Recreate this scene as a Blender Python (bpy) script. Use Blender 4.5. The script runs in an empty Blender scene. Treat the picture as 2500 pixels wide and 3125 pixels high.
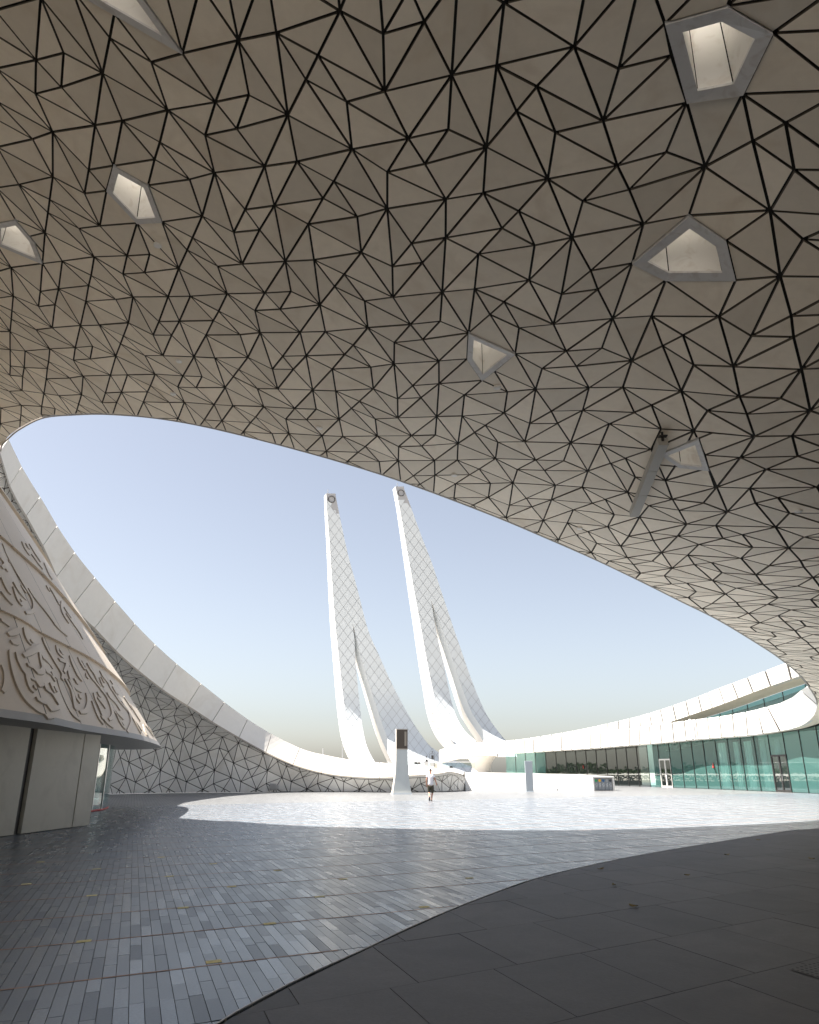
import bpy, bmesh, math, random
import numpy as np
from mathutils import Vector
random.seed(7); rng = np.random.default_rng(7)
S = bpy.context.scene
COL = S.collection

# ------------------------------------------------------------------ camera
F_PX, CX, CY, PITCH, CAMH = 2238.0, 1250.0, 1562.5, math.radians(19.55), 1.55
cd = bpy.data.cameras.new('camera'); cam = bpy.data.objects.new('camera', cd); COL.objects.link(cam)
cam.location = (0, 0, CAMH); cam.rotation_euler = (math.radians(90) + PITCH, 0, 0)
cd.sensor_fit = 'VERTICAL'; cd.sensor_height = 36; cd.lens = 36 * F_PX / 3125
cd.clip_start = .1; cd.clip_end = 6000
S.camera = cam

# ------------------------------------------------------------------ sky and sun
SUN_EL, SUN_AZ = math.radians(60), math.radians(180)       # the sun stands to the left (-X)
w = bpy.data.worlds.new('World'); S.world = w; w.use_nodes = True
nt = w.node_tree; nt.nodes.clear()
sky = nt.nodes.new('ShaderNodeTexSky'); sky.sky_type = 'NISHITA'; sky.sun_disc = False
sky.sun_elevation = SUN_EL; sky.sun_rotation = math.radians(-90)
sky.air_density = 1.0; sky.dust_density = 1.6; sky.ozone_density = 2.0; sky.altitude = 0
bgn = nt.nodes.new('ShaderNodeBackground'); bgn.inputs['Strength'].default_value = .053
wo = nt.nodes.new('ShaderNodeOutputWorld')
hs = nt.nodes.new('ShaderNodeHueSaturation'); hs.inputs['Saturation'].default_value = .58       # desert dust: paler, greyer air
mul = nt.nodes.new('ShaderNodeVectorMath'); mul.operation = 'MULTIPLY'; mul.inputs[1].default_value = (1.01, .985, .965)
nt.links.new(sky.outputs[0], hs.inputs['Color']); nt.links.new(hs.outputs[0], mul.inputs[0]); nt.links.new(mul.outputs[0], bgn.inputs[0]); nt.links.new(bgn.outputs[0], wo.inputs[0])
ld = bpy.data.lights.new('sun', 'SUN'); ld.energy = 5.0; ld.angle = math.radians(.5); ld.color = (1, .93, .84)
sun = bpy.data.objects.new('sun', ld); COL.objects.link(sun)
dirv = Vector((-math.cos(SUN_EL), 0, math.sin(SUN_EL)))
sun.rotation_euler = dirv.to_track_quat('Z', 'Y').to_euler(); sun.location = (-40, 20, 70)
S.view_settings.view_transform = 'Standard'; S.view_settings.look = 'None'
S.view_settings.exposure = 1.85; S.view_settings.gamma = 1

# ------------------------------------------------------------------ helpers
_c, _s = math.cos(PITCH), math.sin(PITCH)
def ray(u, v):
    d = v - CY
    return np.array([u - CX, F_PX * _c + d * _s, F_PX * _s - d * _c])
def at(u, v, Y):
    r = ray(u, v); return np.array([0, 0, CAMH]) + r * (Y / r[1])
def atz(u, v, z=0.):
    r = ray(u, v); return np.array([0, 0, CAMH]) + r * ((z - CAMH) / r[2])
def proj(p):
    y, z = p[1], p[2] - CAMH
    dep = y * _c + z * _s
    return CX + F_PX * p[0] / dep, CY - F_PX * (-y * _s + z * _c) / dep
def catmull(P, n=6):
    P = [np.array(p, float) for p in P]; out = []
    for i in range(len(P) - 1):
        a = P[i - 1] if i > 0 else 2 * P[0] - P[1]
        b, c = P[i], P[i + 1]
        d = P[i + 2] if i + 2 < len(P) else 2 * P[-1] - P[-2]
        for k in range(n):
            t = k / n
            out.append(.5 * (2 * b + (c - a) * t + (2 * a - 5 * b + 4 * c - d) * t * t + (3 * b - a - 3 * c + d) * t ** 3))
    out.append(P[-1]); return out
def cr(P, t):                                              # one point of a Catmull-Rom curve, t in [0, len-1]
    i = int(min(max(math.floor(t), 0), len(P) - 2)); f = t - i
    b, c = P[i], P[i + 1]
    a = P[i - 1] if i > 0 else 2 * b - c
    d = P[i + 2] if i + 2 < len(P) else 2 * c - b
    return .5 * (2 * b + (c - a) * f + (2 * a - 5 * b + 4 * c - d) * f * f + (3 * b - a - 3 * c + d) * f ** 2)

def mesh(name, verts, faces, mat=None, parent=None, smooth=False, tint=None, mats=None, midx=None):
    me = bpy.data.meshes.new(name)
    me.from_pydata([tuple(map(float, v)) for v in verts], [], faces)
    for m in (mats or ([mat] if mat else [])): me.materials.append(m)
    if midx is not None: me.polygons.foreach_set('material_index', np.array(midx, dtype=np.int32))
    if tint is not None:
        a = me.attributes.new('tint', 'FLOAT', 'FACE')
        a.data.foreach_set('value', np.full(len(faces), tint, np.float32) if np.isscalar(tint) else np.array(tint, np.float32))
    if smooth: me.polygons.foreach_set('use_smooth', [True] * len(me.polygons))
    me.update()
    o = bpy.data.objects.new(name, me); COL.objects.link(o)
    if parent: o.parent = parent
    return o
def empty(name, loc=(0, 0, 0), rz=0):
    o = bpy.data.objects.new(name, None); COL.objects.link(o); o.location = loc; o.rotation_euler = (0, 0, rz)
    o.empty_display_size = .2; return o
def tag(o, label=None, cat=None, group=None, kind=None):
    if label: o['label'] = label
    if cat: o['category'] = cat
    if group: o['group'] = group
    if kind: o['kind'] = kind
    return o
class MB:                                                  # collects shapes for ONE mesh object
    def __init__(s): s.v = []; s.f = []; s.m = []
    def add(s, V, Fs, mi=0):
        n = len(s.v); s.v += [tuple(map(float, p)) for p in V]; s.f += [[i + n for i in f] for f in Fs]; s.m += [mi] * len(Fs); return s
    def box(s, c, d, rz=0, mi=0, taper=1., bev=0.):
        x, y, z = [k / 2 for k in d]; ca, sa = math.cos(rz), math.sin(rz); V = []
        for zz, k in ((-z, 1), (z, taper)):
            for xx, yy in ((-x, -y), (x, -y), (x, y), (-x, y)):
                xx *= k; yy *= k
                V.append((c[0] + xx * ca - yy * sa, c[1] + xx * sa + yy * ca, c[2] + zz))
        return s.add(V, [[3, 2, 1, 0], [4, 5, 6, 7], [0, 1, 5, 4], [1, 2, 6, 5], [2, 3, 7, 6], [3, 0, 4, 7]], mi)
    def tube(s, path, r, n=8, mi=0, cap=True):
        path = [np.array(p, float) for p in path]; R = r if hasattr(r, '__len__') else [r] * len(path); V = []; Fs = []
        for i, p in enumerate(path):
            t = path[min(i + 1, len(path) - 1)] - path[max(i - 1, 0)]; t /= np.linalg.norm(t) + 1e-9
            up = np.array([0, 0, 1.]) if abs(t[2]) < .9 else np.array([0, 1., 0])
            a = np.cross(t, up); a /= np.linalg.norm(a); b = np.cross(t, a)
            for k in range(n):
                q = 2 * math.pi * k / n; V.append(p + R[i] * (a * math.cos(q) + b * math.sin(q)))
        for i in range(len(path) - 1):
            for k in range(n):
                Fs.append([i * n + k, i * n + (k + 1) % n, (i + 1) * n + (k + 1) % n, (i + 1) * n + k])
        if cap: Fs += [list(range(n))[::-1], [(len(path) - 1) * n + k for k in range(n)]]
        return s.add(V, Fs, mi)
    def lathe(s, prof, c=(0, 0, 0), n=24, sx=1, sy=1, mi=0):
        V = []; Fs = []
        for r, z in prof:
            for k in range(n):
                q = 2 * math.pi * k / n; V.append((c[0] + r * sx * math.cos(q), c[1] + r * sy * math.sin(q), c[2] + z))
        for i in range(len(prof) - 1):
            for k in range(n): Fs.append([i * n + k, i * n + (k + 1) % n, (i + 1) * n + (k + 1) % n, (i + 1) * n + k])
        Fs += [list(range(n))[::-1], [(len(prof) - 1) * n + k for k in range(n)]]
        return s.add(V, Fs, mi)
    def build(s, name, mat, parent=None, smooth=False, **k):
        if isinstance(mat, (list, tuple)): return mesh(name, s.v, s.f, None, parent, smooth, mats=list(mat), midx=s.m, **k)
        return mesh(name, s.v, s.f, mat, parent, smooth, **k)
def bevel(o, w=.02, seg=2):
    m = o.modifiers.new('bevel', 'BEVEL'); m.width = w; m.segments = seg; m.limit_method = 'ANGLE'; return o

# ------------------------------------------------------------------ materials
def mat(name, col, rough=.6, metal=0., spec=.5, noise=None, bump=None, tintamp=0., coat=0., stain=None, rtint=None):
    m = bpy.data.materials.new(name); m.use_nodes = True
    n, l = m.node_tree.nodes, m.node_tree.links
    b = n['Principled BSDF']; b.inputs['Roughness'].default_value = rough; b.inputs['Metallic'].default_value = metal
    b.inputs['Specular IOR Level'].default_value = spec; b.inputs['Coat Weight'].default_value = coat
    geo = n.new('ShaderNodeNewGeometry'); sock = None
    rgb = n.new('ShaderNodeRGB'); rgb.outputs[0].default_value = (*col, 1); sock = rgb.outputs[0]
    def scale_by(fac_sock, lo, hi):
        nonlocal sock
        mr = n.new('ShaderNodeMapRange'); mr.inputs['To Min'].default_value = lo; mr.inputs['To Max'].default_value = hi
        l.new(fac_sock, mr.inputs['Value'])
        hs = n.new('ShaderNodeVectorMath'); hs.operation = 'SCALE'
        l.new(sock, hs.inputs[0]); l.new(mr.outputs[0], hs.inputs['Scale']); sock = hs.outputs[0]
    if noise:
        for sc, amp in noise:
            tx = n.new('ShaderNodeTexNoise'); tx.inputs['Scale'].default_value = sc; tx.inputs['Detail'].default_value = 5
            tx.inputs['Roughness'].default_value = .62
            l.new(geo.outputs['Position'], tx.inputs['Vector'])
            scale_by(tx.outputs[0], 1 - amp, 1 + amp)
    if tintamp:
        at_ = n.new('ShaderNodeAttribute'); at_.attribute_name = 'tint'; at_.attribute_type = 'GEOMETRY'
        scale_by(at_.outputs['Fac'], 1 - tintamp, 1 + tintamp)
    if stain:
        tx = n.new('ShaderNodeTexNoise'); tx.inputs['Scale'].default_value = stain[0]; tx.inputs['Detail'].default_value = 6
        tx.inputs['Distortion'].default_value = 1.2
        l.new(geo.outputs['Position'], tx.inputs['Vector'])
        rp = n.new('ShaderNodeMapRange'); rp.inputs['From Min'].default_value = .52; rp.inputs['From Max'].default_value = .72
        l.new(tx.outputs[0], rp.inputs['Value'])
        mx = n.new('ShaderNodeMix'); mx.data_type = 'RGBA'; mx.inputs['B'].default_value = (*stain[1], 1)
        ml = n.new('ShaderNodeMath'); ml.operation = 'MULTIPLY'; ml.inputs[1].default_value = stain[2]
        l.new(rp.outputs[0], ml.inputs[0]); l.new(ml.outputs[0], mx.inputs['Factor']); l.new(sock, mx.inputs['A']); sock = mx.outputs['Result']
    l.new(sock, b.inputs['Base Color'])
    if rtint:
        at2 = n.new('ShaderNodeAttribute'); at2.attribute_name = 'tint'; at2.attribute_type = 'GEOMETRY'
        mr2 = n.new('ShaderNodeMapRange'); mr2.inputs['To Min'].default_value = rtint[0]; mr2.inputs['To Max'].default_value = rtint[1]
        l.new(at2.outputs['Fac'], mr2.inputs['Value']); l.new(mr2.outputs[0], b.inputs['Roughness'])
    if bump:
        tx = n.new('ShaderNodeTexNoise'); tx.inputs['Scale'].default_value = bump[0]; tx.inputs['Detail'].default_value = 4
        l.new(geo.outputs['Position'], tx.inputs['Vector'])
        bp = n.new('ShaderNodeBump'); bp.inputs['Strength'].default_value = bump[1]; bp.inputs['Distance'].default_value = bump[2]
        l.new(tx.outputs[0], bp.inputs['Height']); l.new(bp.outputs[0], b.inputs['Normal'])
    return m
M = {}
M['soffit'] = mat('soffit_concrete', (.82, .735, .605), .55, noise=[(.8, .10), (5, .07)], bump=(40, .08, .01), tintamp=.13, stain=(.9, (.60, .48, .34), .35))
M['edge'] = mat('panel_edge', (.13, .11, .085), .8)
M['wall_tri'] = mat('wall_panel_concrete', (.86, .84, .80), .55, noise=[(.8, .07), (5, .05)], bump=(40, .08, .01), tintamp=.07, stain=(.7, (.62, .57, .48), .35))
M['seam'] = mat('dark_joint', (.018, .015, .012), .8)
M['grc'] = mat('white_cladding', (.68, .655, .61), .5, noise=[(.35, .05), (3, .05)], bump=(30, .05, .01), tintamp=.03, stain=(.6, (.56, .51, .44), .4))
M['white'] = mat('white_render', (.66, .65, .62), .55, noise=[(.5, .03)], tintamp=.03)
M['lip'] = mat('edge_trim', (.30, .265, .22), .5)
M['frame'] = mat('skylight_frame_metal', (.66, .65, .64), .45, noise=[(3, .08)], stain=(4, (.25, .16, .09), .25))
M['shaft'] = mat('shaft_panel', (.84, .82, .78), .6, noise=[(2, .04)], stain=(3, (.45, .36, .26), .3))
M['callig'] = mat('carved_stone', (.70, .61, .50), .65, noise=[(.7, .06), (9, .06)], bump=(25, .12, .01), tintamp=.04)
M['callig_side'] = mat('stroke_side_shade', (.40, .345, .285), .8, noise=[(6, .15)])  # shade on the sides of the raised strokes, painted as darker brown
M['ledge'] = mat('ledge_stone', (.64, .545, .44), .65, noise=[(1.5, .08)])
M['eave'] = mat('eave_metal', (.36, .35, .33), .65, noise=[(1, .05)])
M['dark'] = mat('dark_metal', (.03, .028, .027), .45)
M['wallpanel'] = mat('fair_concrete', (.52, .495, .43), .6, noise=[(.6, .07), (8, .05)], bump=(30, .08, .01), stain=(.8, (.36, .34, .29), .4))
M['steel'] = mat('brushed_steel', (.52, .52, .52), .35, .7)
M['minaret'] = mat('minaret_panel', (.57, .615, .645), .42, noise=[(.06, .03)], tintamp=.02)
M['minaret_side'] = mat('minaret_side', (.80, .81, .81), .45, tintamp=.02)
M['cap'] = mat('shade_and_fitting_grey', (.34, .345, .36), .5)  # dark grey: painted shadow at the minaret top, also backing and fittings
M['totem'] = mat('totem_metal', (.50, .545, .56), .4, noise=[(1.2, .03)])
M['totem_side'] = mat('totem_side', (.52, .49, .44), .5)
M['screen'] = mat('bronze_screen', (.075, .062, .05), .35, .2)
M['slim'] = mat('grey_blue_panel', (.42, .47, .51), .4)
M['bin'] = mat('bin_front', (.23, .25, .27), .45)
M['skin'] = mat('skin', (.45, .24, .17), .55)
M['hair'] = mat('hair', (.025, .02, .018), .7)
M['shirt'] = mat('white_shirt', (.70, .70, .76), .85, noise=[(9, .06)])
M['shorts'] = mat('camouflage_cloth', (.045, .043, .032), .9, noise=[(16, .6)], stain=(9, (.14, .12, .08), .7))
M['sole'] = mat('sandal_rubber', (.06, .06, .06), .8)
M['terrace'] = mat('terrace_stone', (.55, .53, .50), .7, noise=[(.7, .05)])
M['ground'] = mat('sandy_ground', (.34, .31, .27), .9, noise=[(.02, .1), (.4, .08)])
M['bed'] = mat('joint_bed', (.20, .20, .20), .9)
M['slab'] = mat('dark_stone_slab', (.10, .096, .098), .60, noise=[(.9, .34), (30, .26), (3.3, .16)], bump=(45, .3, .006), tintamp=.16, stain=(.55, (.06, .056, .058), .75))
M['paver'] = mat('basalt_paver', (.142, .172, .205), .3, spec=.5, noise=[(1.1, .08), (45, .30)], bump=(70, .14, .004), tintamp=.50, stain=(.45, (.165, .165, .17), .35), rtint=(.36, .23))
M['paver_mid'] = mat('basalt_paver_mid', (.153, .175, .200), .3, spec=.45, noise=[(1.1, .08), (18, .08)], tintamp=.28, stain=(.45, (.14, .145, .15), .35), rtint=(.33, .26))
M['paver_far'] = mat('basalt_paver_far', (.192, .198, .204), .32, spec=.45, noise=[(.5, .05)], tintamp=.24)
M['strip'] = mat('joint_strip', (.46, .27, .18), .6, noise=[(4, .3)])
M['yellow'] = mat('yellow_sticker', (.98, .90, .45), .7, noise=[(20, .15)])
M['leaf'] = mat('dry_leaf', (.22, .16, .04), .7)
M['hedge'] = mat('hedge_leaf', (.05, .085, .025), .7, tintamp=.35)
M['lampbar'] = mat('beam_paint', (.40, .385, .35), .5, noise=[(2, .06)])
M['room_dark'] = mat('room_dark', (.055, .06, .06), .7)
M['room'] = mat('room_wall', (.80, .83, .81), .7)
M['curtain'] = mat('curtain', (.78, .80, .78), .8)
M['concrete'] = mat('column_concrete', (.50, .475, .43), .6, noise=[(.6, .05)])
M['red'] = mat('red_sign', (.55, .04, .03), .5)
for nm, c in (('green', (.01, .30, .10)), ('amber', (.75, .38, .02)), ('blue', (.01, .09, .24)), ('grey', (.30, .32, .33)), ('ink', (.03, .035, .045)), ('print', (.72, .74, .75))):
    M['bin_' + nm] = mat('bin_' + nm, c, .4)
def glass(name, tint, rough=0., wav=.004, ior=1.5, boost=1., brighten=0., brighten_col=(.3, .7, .65)):
    m = bpy.data.materials.new(name); m.use_nodes = True; n, l = m.node_tree.nodes, m.node_tree.links
    n.remove(n['Principled BSDF']); out = n['Material Output']
    tr = n.new('ShaderNodeBsdfTransparent'); tr.inputs[0].default_value = (*tint, 1)
    gl = n.new('ShaderNodeBsdfGlossy'); gl.inputs['Roughness'].default_value = rough; gl.inputs['Color'].default_value = (.95, 1, .98, 1)
    fr = n.new('ShaderNodeFresnel'); fr.inputs['IOR'].default_value = ior
    ml = n.new('ShaderNodeMath'); ml.operation = 'MULTIPLY'; ml.inputs[1].default_value = boost; ml.use_clamp = True
    mx = n.new('ShaderNodeMixShader'); geo = n.new('ShaderNodeNewGeometry')
    tx = n.new('ShaderNodeTexNoise'); tx.inputs['Scale'].default_value = .55; tx.inputs['Detail'].default_value = 1
    bp = n.new('ShaderNodeBump'); bp.inputs['Strength'].default_value = wav; bp.inputs['Distance'].default_value = 1
    l.new(geo.outputs['Position'], tx.inputs['Vector']); l.new(tx.outputs[0], bp.inputs['Height']); l.new(bp.outputs[0], gl.inputs['Normal'])
    l.new(fr.outputs[0], ml.inputs[0]); l.new(ml.outputs[0], mx.inputs[0]); l.new(tr.outputs[0], mx.inputs[1]); l.new(gl.outputs[0], mx.inputs[2])
    if brighten:                                                # diffuse colour mixed in to paint brightness onto the panes
        df = n.new('ShaderNodeBsdfDiffuse'); df.inputs[0].default_value = (*brighten_col, 1); m2 = n.new('ShaderNodeMixShader'); m2.inputs[0].default_value = brighten
        l.new(mx.outputs[0], m2.inputs[1]); l.new(df.outputs[0], m2.inputs[2]); l.new(m2.outputs[0], out.inputs[0])
    else: l.new(mx.outputs[0], out.inputs[0])
    return m
M['glass'] = glass('teal_glass', (.66, .93, .88), wav=.0022, ior=1.5, boost=1.7, brighten=.13)
M['glass_dark'] = glass('grey_glass', (.30, .38, .37), wav=.0028, ior=1.5, boost=3.0, brighten=.03, brighten_col=(.4, .5, .5))
M['glass_entry'] = glass('entrance_glass', (.22, .42, .42), wav=.003, ior=1.5, boost=1.6, brighten=.07, brighten_col=(.12, .38, .38))
M['glass_clear'] = glass('balustrade_glass', (.82, .92, .90), ior=1.45)
m = bpy.data.materials.new('frosted_glazing'); m.use_nodes = True
n, l = m.node_tree.nodes, m.node_tree.links; n.remove(n['Principled BSDF'])
t_ = n.new('ShaderNodeBsdfTranslucent'); t_.inputs[0].default_value = (.9, .89, .86, 1); l.new(t_.outputs[0], n['Material Output'].inputs[0])
M['frost'] = m

# ------------------------------------------------------------------ the rim of the great opening (E) and its soffit height
rim_can = [(0, 1378, 30.4), (6, 1357, 29.3), (26, 1337, 28.6), (58, 1311, 27.8), (127, 1277, 26.4), (220, 1267, 25.0), (329, 1265, 24.2), (498, 1280, 23.5), (700, 1320, 22.9),
           (1014, 1403, 22.6), (1250, 1478, 23.0), (1500, 1572, 24.0), (1674, 1645, 24.8), (1824, 1711, 25.7), (1964, 1778, 26.8), (2080, 1836, 28.3), (2196, 1894, 30.4),
           (2312, 1964, 34.2), (2381, 2010, 38.3), (2439, 2059, 43.4), (2474, 2104, 48.3), (2491, 2132, 51.6), (2495, 2150, 53.6)]
RIM = np.array(catmull([at(*p) for p in rim_can], 8))
ordr = np.argsort(RIM[:, 0]); ex, ey, ez = RIM[ordr, 0], RIM[ordr, 1], RIM[ordr, 2]
def y_rim(x):
    if x < ex[0]: return ey[0] + (ex[0] - x) * .25
    return float(np.interp(x, ex, ey))
def soffit_z(x, y):
    z = float(np.interp(x, ex, ez)); dy = y_rim(x) - y
    R = float(np.interp(x, [3, 5, 8, 11, 24], [.12, .10, .0, -.02, -.08])); R2 = float(np.interp(x, [3, 8, 11, 24], [0, .0072, .0072, 0]))
    dy = max(min(dy, 15), -2); z += R * dy + R2 * dy * abs(dy)
    if y < 2: z *= math.sqrt(max(0, 1 - ((2 - y) / 27) ** 2))
    if x < -19: z *= math.sqrt(max(0, 1 - ((-19 - x) / 15.2) ** 2))
    return z
def hit_soffit(u, v):
    r = ray(u, v); r = r / np.linalg.norm(r); o = np.array([0, 0, CAMH]); t = 2.
    def over(t):
        p = o + r * t; return p[2] > soffit_z(p[0], p[1])
    while t < 90 and not over(t): t += .6
    lo, hi = t - .6, t
    for _ in range(16):
        mid = (lo + hi) / 2
        if over(mid): hi = mid
        else: lo = mid
    return o + r * hi

# ------------------------------------------------------------------ the triangle tiling, one repeat
TV = {'p': (0, 0), 'a': (.005, -.196), 'b': (.19, .048), 'c': (-.112, .154), 'd': (-.196, .059), 'e': (-.31, .217), 'f': (.509, .142), 'g': (.003, .298), 'h': (.197, .243), 'i': (.391, .303), 'j': (.316, .397), 'k': (.505, .458),
      'l': (.681, .39), 'm': (.011, .489), 'n': (-.184, .55), 'o': (-.121, .647), 'q': (-.303, .702), 'r': (-.307, .894), 's': (.203, .55), 't': (.51, .651), 'u': (.201, .753), 'w': (.387, .804), 'x': (.312, .898), 'y': (.504, .955)}
TF = "m00,n00,g00 e00,l-10,f-10 g00,h00,m00 c00,b00,g00 h00,f00,i00 x00,b01,u00 b00,h00,g00 o00,a01,r00 s00,t00,u00 d00,r0-1,a00 f00,x0-1,y0-1 l00,g10,n10 h00,i00,j00 i00,f00,l00 x00,f01,b01 b00,f00,h00 o00,q00,n00 w00,y00,x00 x00,u00,w00 l00,t00,k00 s00,m00,j00 h00,j00,m00 a00,u0-1,b00 l00,q10,t00 n00,m00,o00 g00,e00,c00 s00,u00,a01 y00,w00,r10 m00,s00,a01 t00,s00,k00 m00,a01,o00 t00,q10,r10 j00,i00,k00 a00,p00,d00 u00,t00,w00 l00,k00,i00 s00,j00,k00 p00,b00,c00 p00,c00,d00 c00,e00,d00 g00,l-10,e00 f00,y0-1,d10 e00,f-10,d00 r00,d01,y-10 p00,a00,b00 n00,q00,l-10 w00,t00,r10 q00,o00,r00"
def _pt(tok):
    k, s = tok[0], tok[1:]
    o = []; i = 0
    while i < len(s):
        if s[i] == '-': o.append(-int(s[i + 1])); i += 2
        else: o.append(int(s[i])); i += 1
    return (TV[k][0] + o[0], TV[k][1] + o[1])
TRI = [[_pt(t) for t in f.split(',')] for f in TF.split()]
def stretch(p): return np.array([p[0] + .075 * max(0., p[0] - 2.5) + .42 * max(0., p[0] - 9), p[1] + .012 * max(0., p[0] - 9) * (p[1] - 18)])
def tiling(O, a, b, i0, i1, j0, j1, fn=None):
    O, a, b = np.array(O), np.array(a), np.array(b)
    for j in range(j0, j1):
        for i in range(i0, i1):
            for t in TRI:
                P = [O + (i + s) * a + (j + q) * b for s, q in t]
                yield [fn(p) for p in P] if fn else P
def clip(poly, g):                                         # keep the side where g > 0
    out = []; n = len(poly); G = [g(p) for p in poly]
    if min(G) > 0: return poly
    if max(G) <= 0: return []
    for k in range(n):
        p, q, gp, gq = poly[k], poly[(k + 1) % n], G[k], G[(k + 1) % n]
        if gp > 0: out.append(p)
        if (gp > 0) != (gq > 0): out.append(p + (q - p) * (gp / (gp - gq)))
    return out
def area2(P): return .5 * sum(P[i][0] * P[(i + 1) % len(P)][1] - P[(i + 1) % len(P)][0] * P[i][1] for i in range(len(P)))
def inset(P, d):                                           # shrink a convex polygon
    if area2(P) < 0: P = P[::-1]
    Q = P
    for i in range(len(P)):
        a, b = P[i], P[(i + 1) % len(P)]; e = b - a; L = np.linalg.norm(e)
        if L < 1e-5: continue
        nrm = np.array([-e[1], e[0]]) / L
        Q = clip(Q, lambda p: float(np.dot(p - a, nrm)) - d)
        if len(Q) < 3: return []
    R = [Q[0]]
    for q in Q[1:]:
        if np.linalg.norm(q - R[-1]) > .01: R.append(q)
    return R if len(R) > 2 else []
def in_poly(p, poly):
    c = False; n = len(poly)
    for i in range(n):
        a, b = poly[i], poly[i - 1]
        if (a[1] > p[1]) != (b[1] > p[1]) and p[0] < (b[0] - a[0]) * (p[1] - a[1]) / (b[1] - a[1]) + a[0]: c = not c
    return c
def outside(P, S):                                          # parts of convex P outside convex S (both counter-clockwise)
    out = []; rest = P
    for i in range(len(S)):
        a, b = S[i], S[(i + 1) % len(S)]; e = b - a; nn = np.array([-e[1], e[0]]) / np.linalg.norm(e)
        o = clip(rest, lambda p: -float(np.dot(p - a, nn)))
        if len(o) > 2 and abs(area2(o)) > .002: out.append(o)
        rest = clip(rest, lambda p: float(np.dot(p - a, nn)))
        if len(rest) < 3 or abs(area2(rest)) < .002: return [P]
    return out
def screen_area(P3):
    q = [proj(p) for p in P3 if p[1] > 1]
    if len(q) < 3: return 0
    q = [(min(max(u, 0), 2500), min(max(v, 0), 3125)) for u, v in q]
    return abs(area2(q))
def panel_geo(P2, lift, back, jit=0):                      # a thin plate: face polygon + rim towards the backing
    face = [lift(p) for p in P2]; n = len(face)
    bk = [back(p) for p in P2]
    if jit:
        j = jit * (random.random() - .5)
        face = [f + (b - f) * (.0 + j) for f, b in zip(face, bk)]
    return face + bk, [list(range(n))] + [[k, n + k, n + (k + 1) % n, (k + 1) % n] for k in range(n)]
def emit_panels(items, thing, name, m, limit=300, side=None, field=None):         # the largest in the picture as objects, the rest joined
    items.sort(key=lambda t: -t[0])
    for sa, V, Fs, tn in items[:limit]:
        c = np.mean(V, axis=0)
        o = mesh(name, [np.array(v) - c for v in V], Fs, None, thing, tint=tn, mats=[m, side or m], midx=[0] + [1] * (len(Fs) - 1)); o.location = c
    mb = MB(); tn_all = []
    for sa, V, Fs, tn in items[limit:]:
        mb.add(V, Fs[:1], 0); n_ = len(mb.v) - len(V); mb.f += [[i + n_ for i in f] for f in Fs[1:]]; mb.m += [1] * (len(Fs) - 1); tn_all += [tn] * len(Fs)
    if mb.v:
        o = mb.build(name + '_field', [field or m, side or field or m], thing, tint=tn_all); tag(o, kind='stuff')

# ------------------------------------------------------------------ ground
g = mesh('ground', [(-3000, -3000, -.06), (3000, -3000, -.06), (3000, 3000, -.06), (-3000, 3000, -.06)], [[0, 1, 2, 3]], M['ground']); tag(g, kind='structure')
bed = mesh('plaza_bed', [(-36, -40, -.02), (45, -40, -.02), (45, 130, -.02), (-36, 130, -.02)], [[0, 1, 2, 3]], M['bed']); tag(bed, kind='structure')
BY = np.array([-30, -2, 2, 4.5, 5.65, 6.18, 6.84, 7.86, 8.75, 10.32, 12.29, 13.79, 15.86, 18.4, 22.37, 23.29, 26, 30, 34, 38, 60])
BX = np.array([-6, -2.6, -2, -1.5, -1.24, -1.07, -.82, -.37, 0, .74, 1.79, 2.83, 4.49, 6.81, 10.65, 11.97, 15.5, 21, 27, 33, 60])
_bt = catmull([np.array([x, y]) for x, y in zip(BX, BY)], 6); _bx = np.array([p[0] for p in _bt]); _by = np.array([p[1] for p in _bt])
def x_border(y): return float(np.interp(y, _by, _bx))
E1 = np.array([math.cos(math.radians(28.6)), math.sin(math.radians(28.6))])
E2 = np.array([-.3338, .9426])
plaza = empty('plaza_pavement'); tag(plaza, kind='structure')
O_ROW = np.array([-1.54, 7.27]); ROW = 1.50; PW = .1045
cross = abs(E1[0] * E2[1] - E1[1] * E2[0])
rowstep = ROW / cross
near = []; far = MB(); fart = []; strips = MB()
def pave_ok(x, y):
    if y < 3.6 or y > 125 or x < -33 or x > 36: return False
    if x > .62 * y + 1.5 or x < -.60 * y - 1.5: return False
    return x < x_border(y) - .02
nrow = 0
def wall_x(y): return -10.05 if y < 25 else -13
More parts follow.
